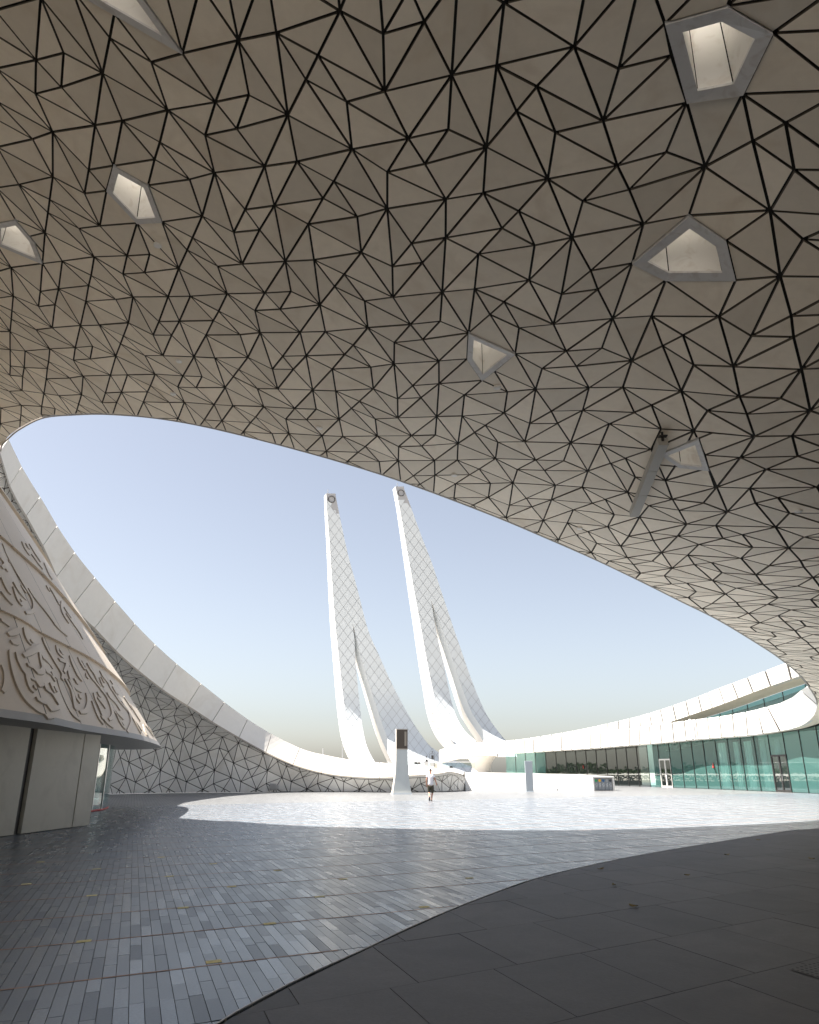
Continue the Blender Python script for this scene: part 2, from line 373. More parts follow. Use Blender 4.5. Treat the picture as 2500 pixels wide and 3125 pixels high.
for r in range(-3, 84):
    base = O_ROW + E2 * (r * rowstep)
    fine = r < 22
    pw = PW if fine else PW * 1.5
    n0 = int(-60 / pw); n1 = int(60 / pw)
    for k in range(n0, n1):
        a0 = base + E1 * (k * pw)
        mid = a0 + E2 * rowstep * .5
        if not (pave_ok(mid[0], mid[1]) or (fine and (pave_ok(*a0) or pave_ok(*(a0 + E2 * rowstep))))): continue
        spl = [0, random.choice((.28, .34, .40)), random.choice((.62, .68, .74)), 1] if fine else [0, .5 + random.uniform(-.2, .2), 1]
        if fine and (k + r) % 2: spl = [0, random.choice((.44, .5, .56)), 1]
        for s0, s1 in zip(spl[:-1], spl[1:]):
            gj = .0024 if fine else .006
            p00 = a0 + E2 * rowstep * s0 + E1 * gj + E2 * gj * (1 if s0 else 5); e1 = E1 * (pw - 2 * gj); e2 = E2 * (rowstep * (s1 - s0) - gj * (2 if s0 and s1 < 1 else 6))
            q = [p00, p00 + e1, p00 + e1 + e2, p00 + e2]
            t = min(1, max(0, random.choice((.12, .45, .55, .88)) + random.gauss(0, .10)))
            if fine:
                q = clip(q, lambda p: x_border(p[1]) - .005 - p[0])
                if len(q) < 3: continue
                dz = random.uniform(-.0012, .0012)
                V = [np.array([p[0], p[1], dz]) for p in q] + [np.array([p[0], p[1], -.02]) for p in q]; nn = len(q)
                Fs = [list(range(nn))] + [[i, nn + i, nn + (i + 1) % nn, (i + 1) % nn] for i in range(nn)]
                near.append((screen_area(V[:nn]), V, Fs, t))
            else:
                far.add([(p[0], p[1], random.uniform(-.0008, .0008)) for p in q], [[0, 1, 2, 3]]); fart.append(.5 + (t - .5) * .7)
for r in range(-3, 22):                                     # reddish expansion strips between the rows
    base = O_ROW + E2 * (r * rowstep) - E2 * .0
    pts = [base + E1 * s for s in np.arange(-40, 40, .5)]
    pts = [p for p in pts if pave_ok(*p)]
    if len(pts) < 2: continue
    for p, q in zip(pts[:-1], pts[1:]):
        if np.linalg.norm(q - p) > .6: continue
        strips.add([(*(p - E2 * .017), .0016), (*(q - E2 * .017), .0016), (*(q + E2 * .017), .0016), (*(p + E2 * .017), .0016)], [[0, 1, 2, 3]])
emit_panels(near, plaza, 'paver', M['paver'], field=M['paver_mid'])
tag(far.build('distant_paver_field', M['paver_far'], plaza, tint=fart), kind='stuff')
strips.build('expansion_strip', M['strip'], plaza)

slabs = empty('dark_slab_pavement'); tag(slabs, kind='structure')
d1 = np.array([math.cos(math.radians(33.9)), math.sin(math.radians(33.9))]); d2 = np.array([-.316, .949])
items = []
for r in range(-8, 22):
    for k in range(-12, 34):
        a0 = np.array([.07, 6.59]) + d2 * (r * 1.34) + d1 * ((k + .37 * (r % 3)) * 1.02)
        q = [a0, a0 + d1 * 1.02, a0 + d1 * 1.02 + d2 * 1.34, a0 + d2 * 1.34]
        if max(p[1] for p in q) < 3.5 or min(p[1] for p in q) > 36 or min(p[0] for p in q) > 24: continue
        q = clip([np.array(p) for p in q], lambda p: p[0] - x_border(p[1]) - .03)
        if len(q) < 3: continue
        q = inset(q, .0035)
        if not q: continue
        dz = random.uniform(-.001, .001) + .012
        nn = len(q); V = [np.array([p[0], p[1], dz]) for p in q] + [np.array([p[0], p[1], -.018]) for p in q]
        items.append((screen_area(V[:nn]), V, [list(range(nn))] + [[i, nn + i, nn + (i + 1) % nn, (i + 1) % nn] for i in range(nn)], random.random()))
emit_panels(items, slabs, 'paving_slab', M['slab'])
eb = MB(); ys = np.arange(3.4, 36, .35)
for y0, y1 in zip(ys[:-1], ys[1:]):
    p, q = np.array([x_border(y0), y0]), np.array([x_border(y1), y1]); nn = np.array([-(q - p)[1], (q - p)[0]]); nn /= np.linalg.norm(nn)
    Aa, Bb = p - nn * .004, q - nn * .004; C_, D_ = q + nn * .010, p + nn * .010
    eb.add([(*Aa, .013), (*Bb, .013), (*C_, .013), (*D_, .013), (*D_, -.02), (*C_, -.02)], [[0, 1, 2, 3], [3, 2, 5, 4]])
eb.build('edge_strip', M['frame'], slabs)

# ------------------------------------------------------------------ canopy
canopy = empty('canopy_shell', (0, 8, 0)); canopy.location = (0, 0, 0)
tag(canopy, 'vast curved canopy overhead with soffit of beige triangular panels and polygon skylights', 'canopy')
O, A_, B_ = (-2.892, 9.936), (3.5694, -.1028), (.0425, 4.9024)
sky_px = [[(2036, 72), (2208, 11), (2358, 94), (2286, 290), (2105, 337)],
          [(1942, 836), (2114, 706), (2228, 769), (2257, 868), (2043, 887)],
          [(1437, 1037), (1569, 1098), (1471, 1175), (1440, 1110)],
          [(2014, 1385), (2132, 1338), (2164, 1435), (2072, 1425)],
          [(150, -150), (340, -160), (427, 0), (580, 185), (275, 33)],
          [(322, 580), (384, 562), (474, 601), (503, 703), (442, 721)],
          [(-40, 690), (61, 656), (105, 739), (101, 801), (40, 760)]]
sky_plan = [[hit_soffit(u, v)[:2] for u, v in P] for P in sky_px]
tile_nodes = np.array(sorted({(round(float(p[0]), 3), round(float(p[1]), 3)) for t in tiling(O, A_, B_, -4, 7, -1, 6, stretch) for p in t}))
def snap(p):
    d = np.hypot(tile_nodes[:, 0] - p[0], tile_nodes[:, 1] - p[1]); k = int(np.argmin(d))
    return tile_nodes[k].copy() if d[k] < .5 else p
sky_plan = [P if k == 3 else [snap(p) for p in P] for k, P in enumerate(sky_plan)]
sky_plan = [[p for i, p in enumerate(P) if np.linalg.norm(p - P[i - 1]) > .05] for P in sky_plan]
sky_plan = [P if area2(P) > 0 else P[::-1] for P in sky_plan]
cells = list(tiling(O, A_, B_, -6, 13, -3, 11, stretch))
lift = lambda p: np.array([p[0], p[1], soffit_z(p[0], p[1])])
back = lambda p: np.array([p[0], p[1], soffit_z(p[0], p[1]) + .05])
gy = lambda p: y_rim(p[0]) - .04 - p[1]
items = []; bk = MB()
for tri in cells:
    c = np.mean(tri, axis=0)
    if c[0] < -25 or c[0] > 40 or c[1] > 58: continue
    P = clip(tri, gy)
    if len(P) < 3 or abs(area2(P)) < .003: continue
    if area2(P) < 0: P = P[::-1]
    pieces = [P]
    for SP in sky_plan:                                     # trim the piece against every skylight outline near it
        if np.linalg.norm(np.mean(SP, axis=0) - c) < 4: pieces = [q for p in pieces for q in outside(p, SP)]
    for P in pieces:
        bk.add([back(p) for p in P], [list(range(len(P)))])
        if c[1] < 3.5: continue
        Q = inset(P, .023 + .016 * min(1, max(0, (c[0] - 5) / 10)))
        if not Q or abs(area2(Q)) < .004: continue
        V, Fs = panel_geo(Q[::-1], lift, back, .25)
        items.append((screen_area(V[:len(Q)]), V, Fs, random.random()))
emit_panels(items, canopy, 'soffit_panel', M['soffit'], side=M['edge'])
bk.build('soffit_backing', M['seam'], canopy)
# the rest of the vault, left of and behind the viewer
mb = MB(); xs = np.arange(-34.2, 41, 1.6); ysr = np.arange(-25, 8, 1.5)
idx = {}
def quad_sheet(mb, xs, ys, f):
    n0 = len(mb.v); V = [(x, y, f(x, y)) for y in ys for x in xs]; nx = len(xs)
    mb.add(V, [[j * nx + i, j * nx + i + 1, (j + 1) * nx + i + 1, (j + 1) * nx + i] for j in range(len(ys) - 1) for i in range(nx - 1)])
quad_sheet(mb, np.arange(-34.2, 44, 1.6), np.arange(-17.4, 3.7, 1.4), lambda x, y: soffit_z(x, y) + .04)
quad_sheet(mb, np.arange(-34.2, -19.5, 1.2), np.arange(3, 29.5, 1.5), lambda x, y: soffit_z(x, y) + .10)
mb.build('vault_lining', M['soffit'], canopy, smooth=True, tint=.5)

# rim lip and outer fascia of the canopy
lipm = MB(); fas = MB()
for p, q in zip(RIM[:-1], RIM[1:]):
    e = q - p; nn = np.array([-e[1], e[0], 0]); nn /= np.linalg.norm(nn) + 1e-9        # towards the opening
    if nn[1] < -.2: nn = -nn
    up = np.array([0, 0, 1.])
    def sec(r): return [r - nn * .02, r + nn * .05, r + nn * .05 + up * .13, r - nn * .25 + up * 1.6, r - nn * 1.6 + up * 2.3]
    a, b = sec(p), sec(q)
    for k in range(2): lipm.add([a[k], b[k], b[k + 1], a[k + 1]], [[0, 1, 2, 3]])
    if p[0] < -15.5: continue
    for k in range(2, 4): fas.add([a[k], b[k], b[k + 1], a[k + 1]], [[0, 1, 2, 3]])
lipm.build('rim_trim', M['lip'], canopy, smooth=True)
fas.build('rim_fascia', M['grc'], canopy, smooth=True, tint=.5)

# skylights: frame, shaft walls and a frosted pane on top
for P in sky_plan:
    P = [np.array(p) for p in P]
    if area2(P) < 0: P = P[::-1]
    n = len(P); c = np.mean(P, axis=0)
    size = math.sqrt(abs(area2(P)))
    inn = []
    wd = .19 if size > 1.2 else .13
    for i in range(n):                                      # mitred inner outline
        a, b, d = P[i - 1], P[i], P[(i + 1) % n]
        e0 = (b - a) / np.linalg.norm(b - a); e1 = (d - b) / np.linalg.norm(d - b)
        n0 = np.array([-e0[1], e0[0]]); n1 = np.array([-e1[1], e1[0]])
        bis = n0 + n1; bis /= np.linalg.norm(bis); k = wd / max(.35, float(np.dot(bis, n0)))
        inn.append(b + bis * min(k, .55 * size))
    outz = [np.array([*p, soffit_z(*p) - .03]) for p in P]; inz = [np.array([*p, soffit_z(*p) - .02]) for p in inn]
    outb = [p + np.array([0, 0, .22]) for p in outz]
    hs = 1.9 if size > 1.2 else 1.4
    topc = np.mean(inn, axis=0)
    zt = max(p[2] for p in inz) + hs
    tops = [np.array([*(topc + (q - topc) * .86), zt]) for q in inn]
    sl = MB()
    for i in range(n):
        j = (i + 1) % n
        sl.add([outz[i], outz[j], inz[j], inz[i]], [[3, 2, 1, 0]]); sl.add([outz[i], outz[j], outb[j], outb[i]], [[0, 1, 2, 3]])
        sl.add([inz[i], inz[j], inz[j] + np.array([0, 0, .05]), inz[i] + np.array([0, 0, .05])], [[0, 1, 2, 3]])
    fr = sl.build('skylight_frame', M['frame'], canopy)
    for i in range(n):
        j = (i + 1) % n; g0 = .012
        a, b = inz[i] + np.array([0, 0, .045]), inz[j] + np.array([0, 0, .045]); e = (b - a) / np.linalg.norm(b - a)
        mesh('shaft_wall', [a + e * g0, b - e * g0, tops[j] - e * g0, tops[i] + e * g0], [[0, 1, 2, 3]], M['shaft'], fr)
    mesh('glazing', [t - np.array([0, 0, .01]) for t in tops], [list(range(n))], M['frost'], fr)
    # dark collar that closes the joint between shaft and soffit
    cb = MB()
    for i in range(n):
        j = (i + 1) % n
        o0, o1 = P[i] + (P[i] - c) * .6, P[j] + (P[j] - c) * .6
        cb.add([outz[i] + np.array([0, 0, .2]), outz[j] + np.array([0, 0, .2]), (*o1, outz[j][2] + .26), (*o0, outz[i][2] + .26)], [[0, 1, 2, 3]])
        cb.add([outz[i] + np.array([0, 0, .2]), outz[j] + np.array([0, 0, .2]), tops[j] + np.array([0, 0, .05]), tops[i] + np.array([0, 0, .05])], [[0, 1, 2, 3]])
    cb.build('collar', M['seam'], fr)

# ------------------------------------------------------------------ curved back wall that grows out of the canopy rim, and its white ribbon
J = [  # rim E, its depth, ribbon's upper edge U, its extra depth, wall foot O
 (0, 1378, 30.4, 26, 1340, 0.6, -30, 36),
 (30.4, 1480, 34, 66.7, 1424, 0.6, -30.6, 41),
 (81, 1573, 37, 123, 1516, 0.7, -30.7, 45.5),
 (132, 1664.5, 39.6, 175, 1605, 0.7, -30.6, 49.5),
 (174, 1759, 42, 229, 1686, 0.8, -30.3, 53.5),
 (224.6, 1846, 44.4, 290, 1762, 0.8, -29.8, 57),
 (290, 1916, 47, 352, 1835, 0.8, -29, 60.5),
 (354, 1984, 49.4, 411.6, 1903, 0.8, -28, 63.5),
 (423, 2045, 52.4, 474, 1966.7, 0.8, -26.5, 65.5),
 (495.4, 2102, 55, 540, 2026, 0.8, -24.5, 66.5),
 (572.5, 2151.7, 58.2, 614, 2086, 0.8, -22, 66.8),
 (648.4, 2201.6, 60.2, 685, 2142.8, 1, -19, 66.5),
 (730, 2249.5, 62, 756, 2194.7, 1.2, -16, 66),
 (812, 2295, 63.4, 829, 2240, 1.6, -13.3, 66),
 (895, 2331.5, 64.4, 915.4, 2282.8, 2.2, -10.6, 65.9),
 (981.6, 2356, 65, 983, 2302, 2.8, -7.6, 65.7),
 (1071.7, 2368, 64.6, 1057.5, 2317, 3.5, -4.9, 65.3),
 (1158, 2372, 64, 1158, 2327, 4.5, -2.4, 64.8),
 (1246, 2367, 64, 1246, 2335.5, 6, 0, 64.9),
 (1322, 2363.6, 65, 1330, 2345, 6, 2.1, 65.9),
 (1367.5, 2356, 66.5, 1385, 2350.5, 5, 3.4, 67.5),
 (1412, 2367, 70, 1420, 2358, 4, 5.3, 71.9)]
JE = [at(*j[:3]) for j in J]; JU = [at(j[3], j[4], j[2] + j[5]) for j in J]; JO = [np.array([j[6], j[7], -.02]) for j in J]
NJ = len(J) - 1
for k in range(14):                                         # the foot stands about half way back under the rim
    JO[k][:2] = JE[k][:2] + (JO[k][:2] - JE[k][:2]) * (.5 if k > 3 else .6)
ts = np.linspace(0, NJ, 400)
def wall_pt(t, w):                                          # w = 0 at the foot, 1 at the rim
    E_, O_ = cr(JE, t), cr(JO, t); C_ = np.array([O_[0] * .93 + E_[0] * .07, O_[1] * .93 + E_[1] * .07, E_[2] * .90])
    return O_ * (1 - w) ** 2 + C_ * 2 * w * (1 - w) + E_ * w * w
midl = np.array([wall_pt(t, .45) for t in ts]); SL = np.concatenate([[0], np.cumsum(np.linalg.norm(np.diff(midl, axis=0), axis=1))])
ww = np.linspace(0, 1, 25)
secl = []; sect = []
for t in ts[::4]:
    q = np.array([wall_pt(t, x) for x in ww]); cl = np.concatenate([[0], np.cumsum(np.linalg.norm(np.diff(q, axis=0), axis=1))]); secl.append(cl); sect.append(t)
secl = np.array(secl); sect = np.array(sect)
def wall_len(s):
    t = np.interp(s, SL, ts); return float(np.interp(t, sect, secl[:, -1]))
def wall_map(p, off=0.):
    t = float(np.interp(p[0], SL, ts)); f = min(max((t - sect[0]) / (sect[1] - sect[0]), 0), len(sect) - 1.001); i = int(f); f -= i
    cl = secl[i] * (1 - f) + secl[i + 1] * f
    w_ = float(np.interp(p[1], cl, ww)); q = wall_pt(t, w_)
    if off:
        d = .05; a = wall_pt(min(t + d, NJ), w_) - wall_pt(max(t - d, 0), w_); b = wall_pt(t, min(w_ + .02, 1)) - wall_pt(t, max(w_ - .02, 0))
        nn = np.cross(a, b); nn /= np.linalg.norm(nn) + 1e-9
        q = q + nn * off
    return q
backwall = empty('curved_back_wall'); tag(backwall, 'sweeping wall of triangular panels with white ribbon coping rising to the canopy at left', 'wall')
test = wall_pt(12, .4); a_ = wall_pt(12.1, .4) - test; b_ = wall_pt(12, .45) - test; SGN = -1 if np.dot(np.cross(a_, b_), np.array([0, 0, 1.5]) - test) > 0 else 1
items = []; bk = MB()
for tri in tiling((.8, -.6), (4.4, 0), (0, 6.0), -2, int(SL[-1] / 4.4) + 2, -1, 6):
    P = clip([np.array(p) for p in tri], lambda p: p[1] - .03)
    P = clip(P, lambda p: wall_len(p[0]) - .05 - p[1]) if len(P) > 2 else []
    P = clip(P, lambda p: p[0] - .02) if len(P) > 2 else []
    P = clip(P, lambda p: SL[-1] - .02 - p[0]) if len(P) > 2 else []
    if len(P) < 3 or abs(area2(P)) < .004: continue
    if area2(P) < 0: P = P[::-1]
    bk.add([wall_map(p, SGN * .06) for p in P], [list(range(len(P)))])
    Q = inset(P, .027)
    if not Q: continue
    V, Fs = panel_geo(Q, wall_map, lambda p: wall_map(p, SGN * .06), .3)
    items.append((screen_area(V[:len(Q)]), V, Fs, random.random()))
emit_panels(items, backwall, 'wall_panel', M['wall_tri'], side=M['edge'])
bk.build('wall_backing', M['seam'], backwall)
def ribbon(name, low, upp, m, thing, joints, gap=.02, thick=.25, nu=6, nv=3, bulge=0., tints=None):
    for a, b in zip(joints[:-1], joints[1:]):
        pts = []; 
        L = np.linalg.norm(cr(low, b) - cr(low, a)) + 1e-6; ga = gap / L * (b - a) * .5
        for i in range(nu + 1):
            t = a + ga + (b - a - 2 * ga) * i / nu
            p, q = cr(low, t), cr(upp, t)
            for k in range(nv + 1): pts.append(p + (q - p) * k / nv)
        pts = np.array(pts); W = nv + 1
        nrm = np.cross(pts[(nu) * W] - pts[0], pts[W - 1] - pts[0]); nrm /= np.linalg.norm(nrm) + 1e-9
        if np.dot(nrm, np.array([0, 0, CAMH]) - pts[0]) < 0: nrm = -nrm
        if bulge:
            for i in range(nu + 1):
                for k in range(nv + 1): pts[i * W + k] += nrm * bulge * math.sin(math.pi * k / nv)
        n0 = len(pts); V = list(pts) + [p - nrm * thick for p in pts]
        Fs = [[i * W + k, (i + 1) * W + k, (i + 1) * W + k + 1, i * W + k + 1] for i in range(nu) for k in range(nv)]
        Fs += [[f + n0 for f in q[::-1]] for q in Fs]
        rimi = [i * W for i in range(nu + 1)] + [nu * W + k for k in range(1, W)] + [i * W + nv for i in range(nu - 1, -1, -1)] + [k for k in range(nv - 1, 0, -1)]
        Fs += [[rimi[i], rimi[i - 1], rimi[i - 1] + n0, rimi[i] + n0] for i in range(len(rimi))]
        c = np.mean(V, axis=0)
        o = mesh(name, [v - c for v in V], Fs, m, thing, tint=random.random()); o.location = c
ribbon('ribbon_panel', JE, JU, M['grc'], backwall, list(range(0, NJ + 1)), gap=.05, thick=.18)
lb = MB()
for t0, t1 in zip(np.linspace(0, NJ, 160)[:-1], np.linspace(0, NJ, 160)[1:]):   # trim under the ribbon and dark liner behind its joints
    a, b = cr(JE, t0), cr(JE, t1); ua, ub = cr(JU, t0), cr(JU, t1); da, db = (ua - a) / np.linalg.norm(ua - a), (ub - b) / np.linalg.norm(ub - b)
    lb.add([a - da * .13, b - db * .13, b, a], [[0, 1, 2, 3]], 0)
    tocam = np.array([0, 0, CAMH]) - a; nn = np.cross(b - a, da); nn /= np.linalg.norm(nn); nn *= -1 if np.dot(nn, tocam) > 0 else 1
    lb.add([a + nn * .22, b + nn * .22, ub + nn * .22, ua + nn * .22], [[0, 1, 2, 3]], 1)
lb.build('ribbon_trim', [M['lip'], M['seam']], backwall)
tb = MB()                                                   # roof of the wall behind the ribbon
for t0, t1 in zip(np.linspace(11, NJ, 60)[:-1], np.linspace(11, NJ, 60)[1:]):
    ua, ub = cr(JU, t0), cr(JU, t1); k = .25
    tb.add([ua, ub, ub + np.array([-.3, 9, -.9]), ua + np.array([-.3, 9, -.9])], [[0, 1, 2, 3]])
tb.build('wall_roof', M['white'], backwall, smooth=True, tint=.5)
b = MB(); p = wall_map((SL[-1] * .63, .75)); q = at(840, 2402, 66.0)
for P_, s_ in ((at(834, 2401, 64.9), (.55, .12, .5)), (at(845, 2403, 64.8), (.28, .14, .3))): b.box(P_, s_)
o = bevel(b.build('junction_box', M['steel'])); tag(o, 'small grey junction box fixed low on the triangular panel wall', 'electrical box')

# ------------------------------------------------------------------ carved-script building at the left
AX = np.array([-20.5, 28.]); Z0, HK = 2.85, 14.6
ctrl = [(-8.9, 16.5), (-9.3, 20.9), (-9.6, 25.6), (-10.3, 30), (-11.4, 34.7), (-12.5, 37.8), (-14.6, 39.7), (-18, 39.2), (-22, 35), (-24, 28), (-24, 20), (-20, 12), (-14, 8.5), (-10, 10.5)]
cc = [np.array(p, float) for p in ctrl]; cc = cc[-3:] + cc + cc[:3]
EAVE = np.array([cr(cc, 3 + t) for t in np.linspace(0, 14, 280, endpoint=False)])
_an = np.arctan2(EAVE[:, 1] - AX[1], EAVE[:, 0] - AX[0]); _rd = np.hypot(EAVE[:, 0] - AX[0], EAVE[:, 1] - AX[1]); _o = np.argsort(_an); _an, _rd = _an[_o], _rd[_o]
def rb(phi): return float(np.interp(phi, _an, _rd, period=2 * math.pi))
def cone(phi, z, off=0.):
    k = (Z0 + HK - z) / HK; r = rb(phi) * k + off
    return np.array([AX[0] + r * math.cos(phi), AX[1] + r * math.sin(phi), z])
def ledge_z(i, phi):
    d = math.degrees(phi); d = min(max(d, -70), 60)
    return (Z0, 5.37 - .0075 * d, 8.25 - .032 * d, 12.7 - .05 * d, 14.2)[i]
def band_off(i, phi, z):
    if i == 0: return .02
    z0, z1 = ledge_z(i, phi), ledge_z(i + 1, phi); f = min(max((z - z0) / (z1 - z0), 0), 1)
    return .02 + .15 * (1 - f)
def cone_surf(phi, z):
    i = 0
    for k in (1, 2, 3):
        if z > ledge_z(k, phi): i = k
    return cone(phi, z, band_off(i, phi, z))
def cone_hit(u, v):
    r = ray(u, v); r = r / np.linalg.norm(r); t = 8.
    def inside(t):
        p = np.array([0, 0, CAMH]) + r * t; d = p[:2] - AX; phi = math.atan2(d[1], d[0])
        if 2.5 < p[2] < 17 and math.hypot(*d) < math.hypot(*(cone_surf(phi, p[2])[:2] - AX)): return phi, p[2]
        return None
    while t < 60 and not inside(t): t += .5
    if t >= 60: return None
    lo, hi = t - .5, t
    for _ in range(12):
        mid = (lo + hi) / 2
        if inside(mid): hi = mid
        else: lo = mid
    return inside(hi)
script_b = empty('carved_script_building'); tag(script_b, 'cone shaped stone building at left carved with raised calligraphy above concrete wall', 'building')
phis = {0: [-95, -74, -60, -49, -39, -29.5, -20, -10, 2, 14, 25, 35, 45, 55, 70, 90], 1: [-85, -66, -52, -42, -31, -20, -9, 3, 14, 26, 38, 52, 75], 2: [-85, -60, -42, -26, -10, 5, 18, 32, 46, 75], 3: [-80, -50, -20, 5, 30, 60]}
for i in range(4):
    for a, b in zip(phis[i][:-1], phis[i][1:]):
        a, b = math.radians(a), math.radians(b); nu, nv = 5, 3; V = []; gp = .012 / 9
        for u in range(nu + 1):
            ph = a + gp + (b - a - 2 * gp) * u / nu
            z0, z1 = ledge_z(i, ph), ledge_z(i + 1, ph) + .02
            for v in range(nv + 1):
                z = z0 + (z1 - z0) * v / nv; V.append(cone(ph, z, band_off(i, ph, z)))
        W = nv + 1; Fs = [[u * W + v, (u + 1) * W + v, (u + 1) * W + v + 1, u * W + v + 1] for u in range(nu) for v in range(nv)]; mi = [0] * len(Fs)
        n0 = len(V)
        for u in range(nu + 1):                             # underside of the band, reaching back to the band below
            ph = a + gp + (b - a - 2 * gp) * u / nu; V.append(cone(ph, ledge_z(i, ph), -.15))
        Fs += [[u * W, n0 + u, n0 + u + 1, (u + 1) * W] for u in range(nu)]; mi += [1] * nu
        o = mesh('cladding_panel', V, Fs, None, script_b, mats=[M['callig'], M['ledge']], midx=mi, tint=random.random())
mb = MB()
for i in range(0, 40):
    for zz in range(6):
        a, b = math.radians(-110 + i * 5.5), math.radians(-110 + (i + 1) * 5.5); za, zb = 2.8 + zz * 1.95, 2.8 + (zz + 1) * 1.95
        mb.add([cone(a, za, -.12), cone(b, za, -.12), cone(b, zb, -.12), cone(a, zb, -.12)], [[0, 1, 2, 3]])
mb.build('cladding_backing', M['seam'], script_b)
mb = MB(); phs = [math.radians(d) for d in range(-110, 130, 4)]
mb2 = MB()
for a, b in zip(phs[:-1], phs[1:]):
    mb.add([cone(a, 2.85, .04), cone(b, 2.85, .04), cone(b, 2.66, .03), cone(a, 2.66, .03)], [[0, 1, 2, 3]])
    ia, ib = cone(a, 2.85, -4.2), cone(b, 2.85, -4.2); ia[2] = ib[2] = 2.74
    mb2.add([cone(a, 2.66, .03), cone(b, 2.66, .03), ib, ia], [[0, 1, 2, 3]])
mb.build('eave_trim', M['eave'], script_b, smooth=True); mb2.build('eave_soffit', M['eave'], script_b, smooth=True)
STROKES = """A 140,600 145,720 165,860 200,1010 245,1160 300,1290 360,1400 430,1500 520,1590 650,1695 780,1740 900,1745
A 0,870 40,980 50,1080 40,1200 0,1310
A 255,640 280,760 320,860 370,960 425,1030 440,1110 465,1200 510,1300 580,1360
A 425,1030 520,1110 620,1160 730,1170
A 395,205 410,310 440,400 490,480 540,525
A 725,380 760,490 820,610 890,730 960,850 1030,960 1065,1030 1055,1095
A 965,515 980,610 1020,680 1090,750 1135,800 1130,880 1095,970
A 1205,700 1230,800 1270,900 1320,1010 1370,1090 1430,1160
A 1170,930 1185,1040 1225,1150 1270,1240 1330,1310 1420,1355
A 985,1120 1010,1230 1050,1350 1100,1470 1150,1580 1220,1700 1300,1790 1400,1860
A 1100,1070 1160,1180 1220,1300 1250,1420 1270,1540 1290,1630
A 1180,1110 1230,1220 1280,1350 1320,1450 1390,1545
A 1490,1355 1510,1460 1500,1560 1460,1640 1370,1670
A 750,1190 780,1290 830,1340 890,1380 950,1470 1010,1570
A 855,1175 890,1270 930,1350
A 640,1490 740,1550 860,1580 1000,1585
A 665,640 680,760 700,850 710,910 660,945 560,930 480,890
A 740,750 800,800 860,870 910,940
A 1350,730 1390,820 1450,920 1480,960
A 1420,790 1460,880
A 1510,830 1570,930 1650,1040 1720,1150
A 1500,940 1580,1060 1660,1180 1720,1250
A 800,1000 900,1060 985,1110
A 105,300 230,240 320,200
A 160,435 240,420 310,375
A 375,670 540,570 700,480
A 10,100 80,150 150,200
A 515,415 530,450
A 570,1220 580,1260
A 1280,1100 1310,1150 1330,1190
A 1360,1380 1375,1430
A 930,1240 960,1310
A 1490,1010 1500,1070
A 1020,590 1050,630 1075,675
A 1040,800 1160,850 1210,895
B 30,60 90,230 170,390 270,570 360,720 440,860 510,970 555,1080 560,1180 520,1225 420,1245
B 210,810 240,920 280,1030 330,1110 380,1160
B 215,730 280,850 350,950 450,1060
B 480,840 560,970 650,1090 750,1210 850,1340 940,1465
B 940,1475 1050,1590 1170,1690
B 0,900 80,1010 150,1090 210,1140
B 350,790 400,870 445,930
B 800,790 840,870
B 860,830 930,950 1020,1120
B 1060,1060 1055,1180 1090,1290 1150,1390 1200,1460
B 1110,1170 1170,1270 1240,1370
B 1150,1280 1240,1420 1340,1560 1400,1650 1420,1700
B 370,20 420,140 500,260
B 440,50 480,130
B 500,60 600,230 700,380
B 540,240 640,380 740,510
B 760,390 850,600 910,690
B 60,460 100,530
B 0,330 50,400 0,450
B 345,1045 370,1080
B 140,370 165,410
B 0,650 60,790 120,900 180,960
C 85,460 140,570 220,680 260,780 330,900
C 60,570 160,740 270,870 370,1000 450,1110 500,1230 540,1370 530,1450 480,1500
C 170,1170 210,1290 250,1400 310,1520 390,1620
C 200,1020 230,1140 290,1270 340,1390 390,1510 470,1610 580,1690
C 270,1000 310,1080 350,1110
C 280,1120 360,1220 430,1320
C 455,1010 510,1110 560,1160 640,1250 700,1350
C 320,600 380,720 470,830 520,930 600,1050 680,1170 760,1270 850,1370 880,1440 900,1560 830,1730
C 630,1420 680,1540 740,1640 800,1710
C 520,780 570,860
C 560,900 620,1010 680,1060
C 310,730 370,880
C 345,720 400,820
C 730,1180 800,1290 880,1400 960,1530 1040,1680 1080,1760
C 900,1250 960,1350 1040,1480 1090,1560
C 920,1480 1010,1580 1120,1740
C 1140,1610 1160,1710 1210,1810
C 1190,1640 1260,1730 1340,1840
C 780,1100 860,1220 940,1340
C 640,1400 710,1470 770,1530
C 340,1450 370,1510
C 750,1600 780,1640
C 1260,1700 1340,1790 1400,1870
C 490,1200 560,1320 610,1400 640,1430"""
TR = {'A': (0, 1880, 5.75), 'B': (0, 1650, 5.75), 'C': (250, 1950, 6.16)}
def surf_frame(ph, z):
    p = cone_surf(ph, z); a = cone_surf(ph + .01, z) - cone_surf(ph - .01, z); a /= np.linalg.norm(a)
    e = .05; b = cone_surf(ph, z + e) - p
    if np.linalg.norm(b) > .2: b = p - cone_surf(ph, z - e)
    b /= np.linalg.norm(b); nn = np.cross(a, b); nn /= np.linalg.norm(nn); return p, a, b, nn
